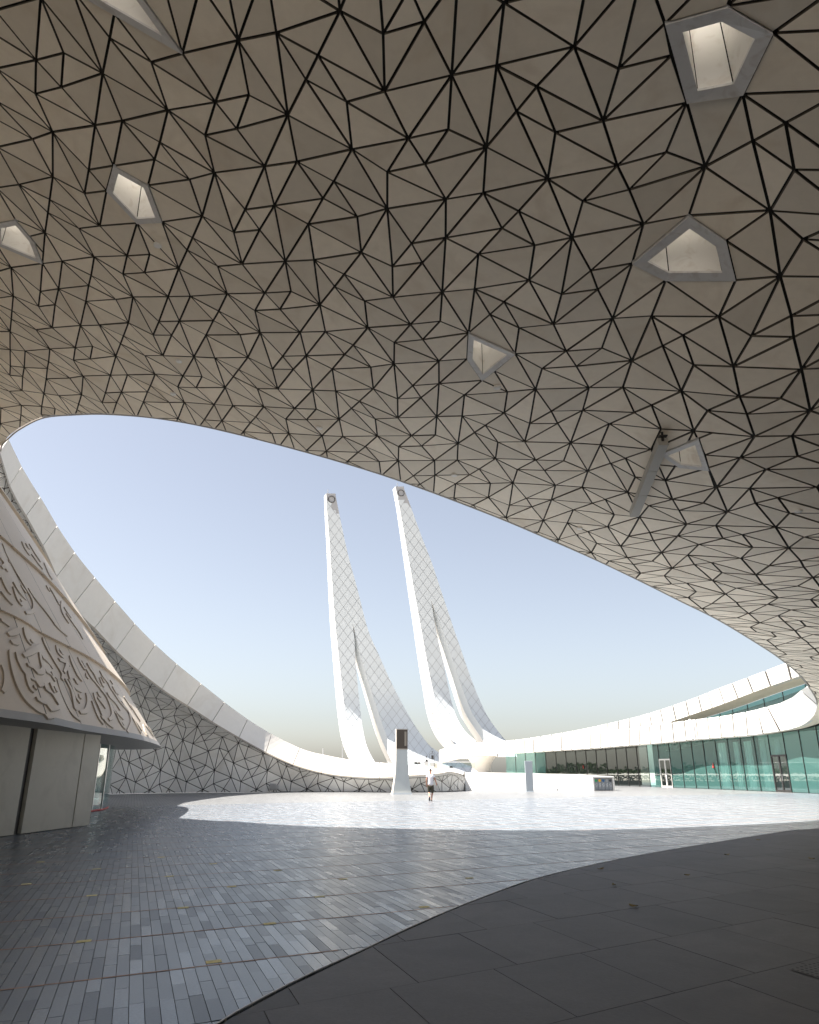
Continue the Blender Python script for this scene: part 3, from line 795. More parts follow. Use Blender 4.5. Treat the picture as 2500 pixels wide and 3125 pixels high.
for line in STROKES.split('\n'):
    tk = line.split(); ox, oy, sc = TR[tk[0]]
    pts = [np.array([float(k) for k in t.split(',')]) for t in tk[1:]]
    if len(pts) > 2: pts = catmull(pts, 3)
    sp = [cone_hit(ox + p[0] / sc, oy + p[1] / sc) for p in pts]; sp = [s for s in sp if s]
    if len(sp) < 2: continue
    mb = MB(); N = len(sp); rows = []
    dot = N == 2
    for i, (ph, z) in enumerate(sp):
        p, a, b, nn = surf_frame(ph, z); f = i / (N - 1)
        i0, i1 = max(i - 1, 0), min(i + 1, N - 1)
        dvec = cone_surf(*sp[i1]) - cone_surf(*sp[i0]); dvec /= np.linalg.norm(dvec) + 1e-9
        side = np.cross(nn, dvec); side /= np.linalg.norm(side) + 1e-9
        if np.dot(side, a) < 0: side = -side
        wd = (.12 if dot else .15 * (.45 + .75 * math.sin(math.pi * (.12 + .8 * f)) ** .8)); h = .045
        l0 = p - nn * .02
        rows.append([l0, p + nn * h, p + side * wd + nn * (h * .95), p + side * (wd + .02) - nn * .02])
    V = [q for r in rows for q in r]; Fs = []; mi = []
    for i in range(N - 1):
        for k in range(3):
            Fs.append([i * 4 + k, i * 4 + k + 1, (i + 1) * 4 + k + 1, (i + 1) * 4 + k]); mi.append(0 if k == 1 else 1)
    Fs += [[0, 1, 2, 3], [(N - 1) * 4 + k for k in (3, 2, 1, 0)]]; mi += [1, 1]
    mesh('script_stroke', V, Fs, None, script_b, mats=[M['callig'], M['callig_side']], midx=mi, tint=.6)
# concrete wall below the eave
def wall_panel(x0, y0, x1, y1, z0=.02, z1=2.72, gap=.012, m='wallpanel'):
    p, q = np.array([x0, y0]), np.array([x1, y1]); e = (q - p) / np.linalg.norm(q - p); nn = np.array([e[1], -e[0]]); p = p + e * gap; q = q - e * gap
    V = [(*p, z0), (*q, z0), (*q, z1), (*p, z1)] + [(*(k - nn * .25), z) for k, z in ((p, z0), (q, z0), (q, z1), (p, z1))]
    return mesh('concrete_panel', V, [[0, 1, 2, 3], [7, 6, 5, 4], [0, 4, 5, 1], [1, 5, 6, 2], [2, 6, 7, 3], [3, 7, 4, 0]], M[m], script_b)
wl = lambda y: -9.92 - (24.5 - y) * .108
segs = [(9, 12.5), (12.5, 16), (16, 18.6), (18.6, 20.83), (21.13, 23.62), (23.65, 24.6)]
for a, b in segs: wall_panel(wl(a), a, wl(b), b)
wall_panel(wl(24.6), 24.62, wl(24.6) - 4.2, 25.8, gap=.004)
mb = MB(); mb.box((wl(20.98) - .14, 20.98, 1.36), (.12, .30, 2.72)); mb.build('recess_strip', M['dark'], script_b)
mb = MB(); mb.add([(wl(9) - .2, 9, 0), (wl(24.6) - .2, 24.6, 0), (wl(24.6) - .2, 24.6, 2.7), (wl(9) - .2, 9, 2.7)], [[0, 1, 2, 3]])
mb.build('wall_core', M['seam'], script_b)
gl = [(-13.2, 30.6), (-13.25, 32.6), (-13.35, 34.2), (-13.7, 35.8), (-14.3, 37.2), (-15.3, 38.3), (-16.8, 38.9), (-18.6, 38.9)]
gpts = [p for p in catmull([np.array(p) for p in gl], 5)]
for a, b in ((0, 5), (5, 10), (10, 35)):
    V = []; pp = gpts[a:b + 1]
    for p in pp: V += [(*p, .06), (*p, 2.72)]
    mesh('curved_glass', V, [[2 * i, 2 * i + 2, 2 * i + 3, 2 * i + 1] for i in range(len(pp) - 1)], M['glass_entry'], script_b, smooth=True)
for i in (0, 5, 6, 10):
    mb = MB(); mb.box((*gpts[i], 1.37), (.07, .09, 2.70), rz=.1); mb.build('window_mullion', M['steel'], script_b)
mb = MB(); mb.tube([(*p, .04) for p in gpts], .045, 6); mb.build('window_sill', M['red'], script_b)
mb = MB()
for p, q in zip(gpts[:-1], gpts[1:]):
    pa = np.array(p) + np.array([-3.2, -1.2]); qa = np.array(q) + np.array([-3.2, -1.2]); mb.add([(*pa, 0), (*qa, 0), (*qa, 2.7), (*pa, 2.7)], [[0, 1, 2, 3]])
mb.build('window_recess', M['room_dark'], script_b)

# ------------------------------------------------------------------ right-hand building: glass front, white ribbons
RR = [(2474, 2104, 50, 2466, 2092, 51), (2491, 2132, 52.5, 2455, 2100, 54), (2495, 2150, 54, 2443, 2108, 56), (2488, 2177, 55.5, 2428, 2121, 57.5), (2470, 2198, 57, 2414.8, 2130, 59), (2450, 2212, 58.5, 2398, 2138, 60),
      (2422, 2222, 60, 2380, 2146, 61.5), (2394, 2228, 61.5, 2350, 2154, 63), (2314, 2240, 65, 2303, 2167, 66), (2220, 2248, 70, 2213, 2184, 71), (2122, 2256, 76, 2115, 2196.5, 77), (2018, 2266, 82, 2014, 2210, 83),
      (1900, 2275, 90, 1900, 2226, 91), (1817, 2282, 96, 1817, 2236.5, 97), (1688, 2290, 105, 1688.7, 2248.7, 106), (1574, 2296.5, 113, 1574, 2258, 114), (1517, 2300, 117, 1517, 2262, 118)]
RL = [at(*r[:3]) for r in RR]; RU = [at(*r[3:]) for r in RR]
gallery = empty('glass_gallery_building'); tag(gallery, 'long low building at right with white ribbon roofs and teal glass front', 'building')
jts = [0, 2, 4, 6]
lens = [0]; tt = np.linspace(6, 16, 300); pl = [cr(RL, t) for t in tt]
for p, q in zip(pl[:-1], pl[1:]): lens.append(lens[-1] + np.linalg.norm(q - p))
npan = int(lens[-1] / 2.15); jts += [float(np.interp(lens[-1] * (k + 1) / npan, lens, tt)) for k in range(npan)]
ribbon('ribbon_panel', RL, RU, M['white'], gallery, jts, gap=.28, thick=.35, nu=3, nv=2)
def liner(low, upp, t0, t1, n, thing, off=.3):
    lb = MB()
    for a, b in zip(np.linspace(t0, t1, n)[:-1], np.linspace(t0, t1, n)[1:]):
        p, q, r, u = cr(low, a), cr(low, b), cr(upp, b), cr(upp, a); nn = np.cross(q - p, u - p); nn /= np.linalg.norm(nn)
        if np.dot(nn, np.array([0, 0, CAMH]) - p) > 0: nn = -nn
        lb.add([k + nn * .09 + (c - k) * .03 for k, c in ((p, u), (q, r), (r, q), (u, p))], [[0, 1, 2, 3]])
    lb.build('ribbon_liner', M['seam'], thing)
liner(RL, RU, 0, 16, 120, gallery)
# the rounded end of the ribbon over the column
endL = [at(1517, 2308, 117.5), at(1440, 2313, 122), at(1400, 2315, 126), at(1340, 2330, 140)]; endU = [at(1517, 2262, 118.5), at(1440, 2268, 123), at(1400, 2270, 127), at(1340, 2290, 142)]
ribbon('ribbon_panel', endL, endU, M['white'], gallery, [0, .5, 1, 1.5, 2, 3], gap=.28, thick=.4, nu=3, nv=2)
UB = [(2560, 2020, 2560, 1955, 61), (2470, 2052, 2462, 1998, 64), (2345, 2095.7, 2328, 2050, 69), (2221.7, 2142.6, 2205, 2096, 76), (2143.5, 2170, 2133, 2125, 82), (2039, 2205, 2028.7, 2161.7, 89), (1934.8, 2229, 1934.8, 2189.6, 97), (1789.6, 2245, 1789.6, 2222.6, 108), (1664, 2258, 1664, 2245, 117), (1549.6, 2268, 1549.6, 2262, 125)]
UL = [at(u[0], u[1], u[4]) for u in UB]; UU = [at(u[2], u[3], u[4] + .4) for u in UB]
lens = [0]; tt = np.linspace(0, 9, 300); pl = [cr(UL, t) for t in tt]
for p, q in zip(pl[:-1], pl[1:]): lens.append(lens[-1] + np.linalg.norm(q - p))
npan = int(lens[-1] / 2.7)
ribbon('upper_ribbon_panel', UL, UU, M['white'], gallery, [float(np.interp(lens[-1] * k / npan, lens, tt)) for k in range(npan + 1)], gap=.28, thick=.4, nu=3, nv=2)
liner(UL, UU, 0, 9, 80, gallery)
mb = MB(); mbs = MB()
for t0, t1 in zip(np.linspace(0, 6.2, 50)[:-1], np.linspace(0, 6.2, 50)[1:]):    # soffit behind the upper ribbon
    a, b = cr(UL, t0), cr(UL, t1); d = np.array([2.2, .9, -.15]); mb.add([a, b, b + d, a + d], [[0, 1, 2, 3]])
mb.build('upper_soffit', M['soffit'], gallery, smooth=True, tint=.6)
lens = [0]; tt = np.linspace(0, 5.6, 200); pl = [cr(UL, t) for t in tt]
for p, q in zip(pl[:-1], pl[1:]): lens.append(lens[-1] + np.linalg.norm(q - p))
ncl = int(lens[-1] / 2.9); cj = [float(np.interp(lens[-1] * k / ncl, lens, tt)) for k in range(ncl + 1)]
mu = MB(); d = np.array([2.15, .88, -.2])
for a, b in zip(cj[:-1], cj[1:]):
    p, q = cr(UL, a) + d, cr(UL, b) + d
    mesh('clerestory_pane', [p - np.array([0, 0, 2.6]), q - np.array([0, 0, 2.6]), q, p], [[3, 2, 1, 0]], M['glass_entry'], gallery)
    mu.tube([p - np.array([0, 0, 2.6]), p], .05, 6)
mu.build('clerestory_mullion', M['dark'], gallery)
mb = MB()
for t0, t1 in zip(np.linspace(0, 5.6, 30)[:-1], np.linspace(0, 5.6, 30)[1:]):
    d2_ = np.array([6.0, 2.4, .5]); p, q = cr(UL, t0) + d2_, cr(UL, t1) + d2_
    mb.add([p - np.array([0, 0, 3.5]), q - np.array([0, 0, 3.5]), q, p], [[0, 1, 2, 3]])
mb.build('clerestory_room', M['room_dark'], gallery)
# ground-floor glass
GP = [np.array(p, float) for p in [(34.5, 30), (33.6, 40), (32.6, 50), (31.7, 58), (30.9, 66), (30, 74), (28.7, 82), (26.8, 90), (24.4, 98), (20.6, 107), (14.6, 117.2)]]
tt = np.linspace(0, 10, 500); gp = np.array([cr(GP, t) for t in tt]); gl_ = np.concatenate([[0], np.cumsum(np.linalg.norm(np.diff(gp, axis=0), axis=1))])
rimx = np.array([cr(RL, t) for t in np.linspace(4, 16, 300)])
def g_top(p):
    if p[1] < 56: return 4.9
    return float(np.interp(p[1], rimx[:, 1], rimx[:, 2])) + .0
def g_at(s): return np.array([np.interp(s, gl_, gp[:, 0]), np.interp(s, gl_, gp[:, 1])])
npn = int(gl_[-1] / 2.25); mull = MB(); info = []
for k in range(npn):
    a, b = g_at(gl_[-1] * k / npn), g_at(gl_[-1] * (k + 1) / npn); e = (b - a) / np.linalg.norm(b - a); a_, b_ = a + e * .03, b - e * .03
    uc = .5 * (proj((*a, 0))[0] + proj((*b, 0))[0]); info.append((uc, a, b))
    za, zb = g_top(a), g_top(b)
    dark = (1700 < uc < 1990) or (1660 < uc <= 1700)
    zlo = .04
    kind = None
    if abs(uc - 2412) < 22: kind = 'dark'
    if abs(uc - 2036) < 13: kind = 'light'
    if kind: zlo = 2.95
    mesh('glass_pane', [(*a_, zlo), (*b_, zlo), (*b_, zb), (*a_, za)], [[3, 2, 1, 0]], M['glass_dark' if dark else 'glass'], gallery)
    mull = MB(); mull.box(((a[0]) - .03, a[1], za / 2), (.07, .04, za), rz=math.atan2(e[1], e[0]) - math.pi / 2); mull.build('glazing_mullion', M['dark'], gallery)
    if kind:
        mm = M['dark'] if kind == 'dark' else M['white']
        fb = MB(); ang = math.atan2(e[1], e[0]); L = np.linalg.norm(b - a)
        for f in (.02, .5, .98): fb.box((*(a + (b - a) * f), 1.45), (.10 if f != .5 else .16, .12, 2.9), rz=ang)
        for z in (.1, 2.88): fb.box((*((a + b) / 2), z), (L, .11, .15), rz=ang)
        door = fb.build('door', mm, gallery)
        dg = MB(); dg.add([(*a_, .15), (*b_, .15), (*b_, 2.8), (*a_, 2.8)], [[3, 2, 1, 0]]); dg.build('door_glass', M['glass_dark'], door)
        hb = MB()
        for f in (.42, .58): hb.tube([(*(a + (b - a) * f + np.array([-.08, 0])), .9), (*(a + (b - a) * f + np.array([-.08, 0])), 1.4)], .02, 6)
        hb.build('door_handle', M['steel'], door)
room = MB()
for k in range(npn):
    _, a, b = info[k]; dd = np.array([6.5, 2.0]); da = dd if a[1] < 96 else dd * .7
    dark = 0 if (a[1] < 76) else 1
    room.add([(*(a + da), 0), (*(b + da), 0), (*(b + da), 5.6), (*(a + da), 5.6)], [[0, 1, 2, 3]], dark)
    room.add([(*a, 5.2), (*b, 5.2), (*(b + da), 5.2), (*(a + da), 5.2)], [[0, 1, 2, 3]], 1)
room.build('gallery_interior', [M['room'], M['room_dark']], gallery)
cb = 0
for uc, a, b in info:
    if uc > 2010 and (int(uc) % 3 != 0) and abs(uc - 2412) > 40 and abs(uc - 2036) > 20:
        m_ = MB(); dd = np.array([1.1, .35]); N = 10; w0 = .25 + .3 * random.random()
        V = []
        for i in range(N + 1):
            p = a + (b - a) * (i / N * w0) + dd * (1 + .12 * math.sin(i * 2.4)); V += [(*p, .1), (*p, 4.3)]
        mesh('curtain', V, [[2 * i, 2 * i + 2, 2 * i + 3, 2 * i + 1] for i in range(N)], M['curtain'], gallery, smooth=True)
# soffit strip between ribbon and glass
sof = MB()
for t0, t1 in zip(np.linspace(1, 16, 150)[:-1], np.linspace(1, 16, 150)[1:]):
    p, q = cr(RL, t0), cr(RL, t1)
    gpz = lambda r: np.array([*(g_at(np.interp(r[1] + 1.2, gp[:, 1], gl_)) + np.array([.12, 0])), g_top(r) + .03])
    sof.add([p, q, gpz(q), gpz(p)], [[0, 1, 2, 3]])
sof.build('ribbon_soffit', M['soffit'], gallery, smooth=True, tint=.6)
rp = MB(); p = at(2115, 2200, 76.6); q = at(2124, 2256, 75.5); rp.tube([p + np.array([-.3, 0, .1]), q + np.array([-.3, 0, 0])], .14, 10); rp.build('rainwater_pipe', M['white'], gallery)
for uu, vv in ((2180, 2336), (1782, 2340)):
    y0 = 78 if uu > 2000 else 99
    s0 = np.interp(y0, gp[:, 1], gl_); 
    best = min(np.linspace(0, gl_[-1], 600), key=lambda s: abs(proj((*g_at(s), 2.0))[0] - uu)); c = g_at(best)
    tri = MB(); z = at(uu, vv, c[1])[2]; k = .27
    tri.add([(c[0] - .06, c[1] - k, z - k * .8), (c[0] - .06, c[1] + k, z - k * .8), (c[0] - .06, c[1], z + k)], [[0, 1, 2]])
    tri.build('warning_sticker', M['red'], gallery)
# flared column
colm = MB(); c = at(1474, 2358, 119); sc = 119 * .95 / F_PX
prof = [(46, 0), (43, 5), (41, 12), (41, 20), (44, 28), (50, 35), (58, 42), (66, 47), (70, 50)]
colm.lathe([(r * sc * .70, z * sc) for r, z in prof], (c[0] - .2, 119, at(1474, 2360, 119)[2]), 28, 1, 1.1)
o = colm.build('flared_column', M['concrete'], None, smooth=True); tag(o, 'stout flared concrete column under the rounded end of the white ribbon', 'column')

# ------------------------------------------------------------------ low white wall with the recycling cabinet, terrace behind it
lw = MB()
top = [(1418, 2357, 71.5), (1440, 2356.5, 71.6), (1525, 2358, 71.8), (1706, 2362, 71.8), (1800, 2365, 71.5), (1869, 2368.5, 72.4)]
TP = catmull([at(*t) for t in top], 6)
for p, q in zip(TP[:-1], TP[1:]):
    dd = np.array([.0, 1.6, -.05])
    lw.add([(p[0], p[1] - .75, -.02), (q[0], q[1] - .75, -.02), q, p, q + dd, p + dd, (q[0] + dd[0], q[1] + dd[1], -.02), (p[0] + dd[0], p[1] + dd[1], -.02)], [[0, 1, 2, 3], [3, 2, 4, 5], [5, 4, 6, 7]])
p = TP[-1]; lw.add([(p[0], p[1] - .75, -.02), (p[0], p[1] + 1.6, -.02), (p[0], p[1] + 1.6, p[2] - .05), p], [[0, 1, 2, 3]])
o = lw.build('low_white_wall', M['white'], None, tint=.5); tag(o, 'low white wall beyond the plaza ending in the recycling cabinet', 'wall')
ter = mesh('upper_terrace', [(-12, 72.5, 1.2), (13, 73.3, 1.2), (17, 73.5, 1.15), (18, 120, 1.3), (-40, 150, 1.3), (-20, 80, 1.2)], [[0, 1, 2, 3, 4, 5]], M['terrace']); tag(ter, kind='structure')
rc = empty('recycling_cabinet', tuple(atz(1840, 2413)) ); cx, cy = atz(1806, 2413)[0], 71.0
rc.location = (0, 0, 0)
x0, x1 = at(1806, 2413, 71)[0], at(1872, 2411, 71)[0]; Wd = x1 - x0; xm = (x0 + x1) / 2; Hh = at(1840, 2369, 71)[2]
hb = MB(); t = .16
hb.box((xm, 70.42 + .45, Hh - .08), (Wd, 1.1, .16)); hb.box((x0 + t / 2, 70.42 + .45, (Hh - .16) / 2), (t, 1.1, Hh - .165)); hb.box((x1 - t / 2, 70.42 + .45, (Hh - .16) / 2), (t, 1.1, Hh - .165)); hb.box((xm, 71.32, (Hh - .16) / 2), (Wd - 2 * t, .1, Hh - .17))
bevel(hb.build('housing', M['white'], rc, tint=.5), .03)
fw = (Wd - 2 * t - .04) / 5
for i, cn in enumerate(('green', 'amber', 'blue', 'grey', 'ink')):
    fx = x0 + t + .02 + fw * (i + .5); b = MB(); b.box((fx, 70.72, (Hh - .22) / 2 + .02), (fw - .02, .5, Hh - .24)); fo = bevel(b.build('bin_front', M['bin'], rc), .012)
    d = MB(); N = 20; R = fw * .36
    d.add([(fx + R * math.cos(2 * math.pi * k / N), 70.46, Hh - .22 - R * 1.25 + R * math.sin(2 * math.pi * k / N)) for k in range(N)], [list(range(N))]); d.build('opening_disc', M['bin_' + cn], fo)
    s = MB()                                                # three chasing arrows
    zc = Hh - .22 - R * 1.25 - .34
    for k in range(3):
        a0 = 2 * math.pi * k / 3 + .3
        arc = [(fx + .085 * math.cos(a0 + f), 70.455, zc + .085 * math.sin(a0 + f)) for f in np.linspace(0, 1.4, 5)]
        s.tube(arc, .02, 4)
    s.box((fx, 70.458, zc - .17), (.14, .006, .025))
    s.build('recycling_mark', M['bin_print'], fo)
tag(rc, 'white recycling cabinet with five grey bins and coloured round openings', 'recycling bins')
# fittings on the low wall
b = MB(); b.box(at(1777, 2393, 71.3), (.12, .1, .72)); o = b.build('wall_slot_light', M['terrace']); tag(o, 'narrow vertical light slot on the low white wall', 'wall light')
b = MB(); b.lathe([(.09, 0), (.09, .2), (.05, .24)], at(1701, 2413, 70.8), 10); o = b.build('bollard_light', M['steel']); tag(o, 'tiny bollard light at the foot of the low white wall', 'bollard')

# ------------------------------------------------------------------ totem, slim post
tm = empty('sign_totem', (-.62, 59.2, 0)); sc = 59.2 * .9424 / F_PX
prof = [(29.5, 0), (27.5, 7), (25.5, 20), (22.5, 38), (20, 58), (18.4, 80), (17.6, 105), (17.5, 130), (17.7, 160), (17.9, 190)]
def totem_section(z0, z1, dep, m, name, inset_=0., y=0.):
    mb = MB(); pr = [(np.interp(z, [p[1] for p in prof], [p[0] for p in prof]), z) for z in np.linspace(z0, z1, 12)]
    rows = []
    for hw, z in pr:
        hw = hw * sc - inset_; dd = dep * hw / (17.7 * sc) if z < 100 else dep
        rows.append([(-hw, -dd / 2 + y, z * sc), (hw, -dd / 2 + y, z * sc), (hw, dd / 2 + y, z * sc), (-hw, dd / 2 + y, z * sc)])
    V = [v for r in rows for v in r]; Fs = []; mi = []
    for i in range(len(rows) - 1):
        for k in range(4): Fs.append([i * 4 + k, i * 4 + (k + 1) % 4, (i + 1) * 4 + (k + 1) % 4, (i + 1) * 4 + k]); mi.append(0 if k in (0, 2) else 1)
    Fs += [[3, 2, 1, 0], [len(V) - 4 + k for k in range(4)]]; mi += [1, 1]
    return mesh(name, V, Fs, None, tm, mats=[m, M['totem_side']], midx=mi)
totem_section(6, 128, .62, M['totem'], 'body')
totem_section(0, 5.8, .72, M['slim'], 'plinth')
hd = totem_section(128.3, 189, .62, M['totem_side'], 'head')
b = MB(); b.box((0, -.335, 158.8 * sc), (2 * 16.6 * sc, .05, 56 * sc)); sc_o = bevel(b.build('screen', M['screen'], hd), .01)
b = MB(); b.box((.26, -.365, 160 * sc), (.16, .01, 42 * sc)); b.build('screen_louvre', M['lip'], hd)
tm.rotation_euler = (0, 0, math.radians(9)); tag(tm, 'tall grey sign totem with flared foot and bronze screen in front of wall', 'sign')
b = MB(); x0, x1 = at(1606, 2417, 65.9)[0], at(1629, 2417, 65.9)[0]; b.box(((x0 + x1) / 2, 65.9, 1.24), (x1 - x0, .14, 2.46)); b.box(((x0 + x1) / 2, 65.9, .015), (x1 - x0 + .06, .2, .03))
o = bevel(b.build('slim_sign_post', M['slim']), .015); tag(o, 'slim plain blue grey slab sign standing in front of low white wall', 'sign')

# ------------------------------------------------------------------ minarets
def zoom6(x, y): return 900 + x / 2.156, 1400 + y / 2.156
def minaret(name, label, Ym, left, right, slotL, slotR, bottomL, bottomR, apex, trim, cap, ring_c, alpha=18., X0=0., flare=(1500, 2060, 9), T0=2.1, T1=7.2):
    root = empty(name); tag(root, label, 'minaret', 'twin minarets')
    ta = math.tan(math.radians(alpha))
    def pt(x, y, back=0.):
        u, v = zoom6(x, y); r = ray(u, v); rx = r[0] / r[1]
        f = min(max((y - flare[0]) / (flare[1] - flare[0]), 0), 1.3)
        Y = (Ym - flare[2] * f ** 2 - ta * X0) / (1 - ta * rx)
        p = np.array([0, 0, CAMH]) + r * (Y / r[1])
        T = T0 + (T1 - T0) * min(max((y - 300) / 1600, 0), 1)
        if back: p = p + np.array([-math.sin(math.radians(alpha)), math.cos(math.radians(alpha)), 0]) * T * back
        return p
    Lc = [tuple(p) for p in catmull([np.array(p, float) for p in left], 4)]; Rc = [tuple(p) for p in catmull([np.array(p, float) for p in right], 4)]
    SLc = [tuple(p) for p in catmull([np.array(p, float) for p in slotL], 4)]; SRc = [tuple(p) for p in catmull([np.array(p, float) for p in slotR], 4)]
    outer = Lc + bottomL + SLc[::-1] + [apex] + SRc + bottomR + Rc[::-1]
    # front plates: outline cut along two families of diagonals, joints taken out
    def fx(P): return np.array([p[1] for p in P]), np.array([p[0] for p in P])
    ly, lx = fx(Lc); ry, rx_ = fx(Rc); qy, qx = fx([apex] + SLc); wy, wx = fx([apex] + SRc)
    yb = bottomL[0][1]; y0 = left[0][1]; levels = sorted(set(list(np.arange(y0, yb, 22.)) + [apex[1], yb]))
    bm = bmesh.new()
    def quad(p):
        vs = [bm.verts.new((x, -y, 0)) for x, y in p]; bm.faces.new(vs)
    for t0, t1 in zip(levels[:-1], levels[1:]):
        l0, l1, r0, r1 = np.interp(t0, ly, lx), np.interp(t1, ly, lx), np.interp(t0, ry, rx_), np.interp(t1, ry, rx_)
        if t1 <= apex[1]: quad([(l0, t0), (l1, t1), (r1, t1), (r0, t0)])
        else:
            a0, a1, c0, c1 = np.interp(t0, qy, qx), np.interp(t1, qy, qx), np.interp(t0, wy, wx), np.interp(t1, wy, wx)
            quad([(l0, t0), (l1, t1), (a1, t1), (a0, t0)]); quad([(c0, t0), (c1, t1), (r1, t1), (r0, t0)])
    bmesh.ops.remove_doubles(bm, verts=bm.verts, dist=.01)
    sl = 1.34; st = 78.; gp_ = .8
    for sgn in (1, -1):
        nx, ny = sl * sgn, 1.; nl = math.hypot(nx, ny)
        vals = [nx * x + y * ny for x, y in outer]
        for k in range(int(min(vals) / st) - 1, int(max(vals) / st) + 2):
            for dlt in (-gp_, gp_):
                c0 = k * st + dlt * nl
                co = Vector((nx * c0 / nl ** 2, -(ny * c0 / nl ** 2), 0))
                bmesh.ops.bisect_plane(bm, geom=bm.verts[:] + bm.edges[:] + bm.faces[:], plane_co=co, plane_no=Vector((nx, -ny, 0)))
    bmesh.ops.triangulate(bm, faces=bm.faces[:])
    bm.verts.index_update()
    V = [(v.co.x, -v.co.y) for v in bm.verts]; keep = []; tn = []; bkf = []; shadef = []
    for fc in bm.faces:
        ids = [v.index for v in fc.verts]; c = np.mean([V[i] for i in ids], axis=0); bkf.append(ids)
        if cap(c[0], c[1]): shadef.append(ids); continue  # cap() outlines the shadow painted in grey at the tower top
        m1 = (sl * c[0] + c[1]) / st; m2 = (-sl * c[0] + c[1]) / st; nl = math.hypot(sl, 1)
        if abs(m1 - round(m1)) * st < gp_ * nl or abs(m2 - round(m2)) * st < gp_ * nl: continue
        keep.append(ids); tn.append(random.Random(int(math.floor(m1)) * 71 + int(math.floor(m2))).random())
    bm.free()
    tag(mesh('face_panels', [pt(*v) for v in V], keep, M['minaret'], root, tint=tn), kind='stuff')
    mesh('top_shade_face', [pt(*v, .02) for v in V], shadef, M['cap'], root)
    mesh('face_backing', [pt(*v, .04) for v in V], bkf, M['cap'], root)
    sd = MB()                                               # sides and back
    n = len(outer)
    ring = [q for q in outer]
    for i in range(n):
        a, b = ring[i], ring[(i + 1) % n]
        sd.add([pt(*a), pt(*b), pt(*b, 1.), pt(*a, 1.)], [[0, 1, 2, 3]])
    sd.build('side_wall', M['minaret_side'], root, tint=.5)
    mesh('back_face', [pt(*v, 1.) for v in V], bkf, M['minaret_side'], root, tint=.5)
    # sunlit return along the right side of the slot
    tr = MB()
    for a, b in zip(SRc[:-1], SRc[1:]):
        f0 = min(1, max(0, (a[1] - apex[1]) / 250)) ; f1 = min(1, max(0, (b[1] - apex[1]) / 250))
        tr.add([pt(a[0] - trim * f0, a[1], .28) , pt(b[0] - trim * f1, b[1], .28), pt(*b, -.01), pt(*a, -.01)], [[0, 1, 2, 3]])
    tr.build('slot_return', M['minaret'], root, tint=.5)
    # service rungs along the sunlit edge
    rg = MB()
    for y in range(int(left[0][1]) + 40, 1880, 48):
        x = np.interp(y, [p[1] for p in Lc], [p[0] for p in Lc]); a, b = pt(x, y, .25), pt(x, y, .85); sgn = np.array([-.12, 0, 0])
        rg.tube([a + sgn, b + sgn], .07, 4)
    tag(rg.build('service_rungs', M['cap'], root), kind='stuff')
    rr = MB(); c = pt(*ring_c, -.05); ex_ = np.array([math.cos(math.radians(alpha)), math.sin(math.radians(alpha)), 0])
    rr.tube([c + .72 * (ex_ * math.cos(q) + np.array([0, 0, 1]) * math.sin(q)) for q in np.linspace(0, 2 * math.pi, 25)], .08, 6, cap=False)
    rr.build('ring_emblem', M['dark'], root)
    tp = pt(ring_c[0] - 25, left[0][1]); b = MB(); b.tube([tp, tp + np.array([0, 0, .9])], .08, 5); b.build('lightning_rod', M['steel'], root)
    return root
minaret('minaret', 'left slender curved minaret with diamond panels, nearer the white ribbon wall', 150,
        left=[(206, 228), (210, 330), (228, 560), (245, 820), (265, 1080), (290, 1320), (315, 1550), (335, 1700), (360, 1830), (400, 1940), (440, 2010)],
        right=[(268, 238), (290, 350), (345, 610), (410, 850), (480, 1120), (553, 1290), (620, 1440), (700, 1600), (780, 1740), (830, 1815), (890, 1890), (970, 1945), (1060, 1988), (1180, 2030)],
        slotL=[(392, 1180), (398, 1300), (410, 1450), (425, 1600), (440, 1730), (470, 1880), (520, 1985), (560, 2040)],
        slotR=[(396, 1140), (435, 1300), (495, 1500), (560, 1700), (610, 1840), (660, 1950), (700, 2030)],
        bottomL=[(460, 2060), (540, 2060)], bottomR=[(720, 2060), (1180, 2060)], apex=(380, 1080), trim=22,
        cap=lambda x, y: y < 268 + max(0, (x - 212) * 1.25), ring_c=(242, 268), X0=-12)
minaret('minaret', 'right slender curved minaret with diamond panels, rising behind the flared column', 158,
        left=[(662, 182), (668, 215), (690, 330), (720, 500), (755, 700), (790, 900), (820, 1060), (850, 1230), (880, 1390), (905, 1510), (930, 1630), (957, 1720), (995, 1800), (1045, 1870), (1110, 1930)],
        right=[(717, 192), (765, 320), (830, 500), (900, 680), (950, 830), (1000, 980), (1050, 1130), (1100, 1275), (1150, 1420), (1200, 1550), (1260, 1680), (1320, 1770), (1385, 1850), (1450, 1900)],
        slotL=[(912, 1030), (940, 1180), (975, 1330), (1000, 1450), (1030, 1590), (1065, 1700), (1120, 1790), (1190, 1855)],
        slotR=[(918, 985), (962, 1100), (1005, 1220), (1058, 1380), (1110, 1530), (1165, 1670), (1215, 1750), (1265, 1820), (1290, 1860)],
        bottomL=[(1130, 1960), (1200, 1960)], bottomR=[(1300, 1960), (1460, 1960)], apex=(897, 930), trim=22,
        cap=lambda x, y: y < 226 + max(0, (x - 664) * 1.1), ring_c=(699, 226), X0=8, flare=(1400, 1960, 9))

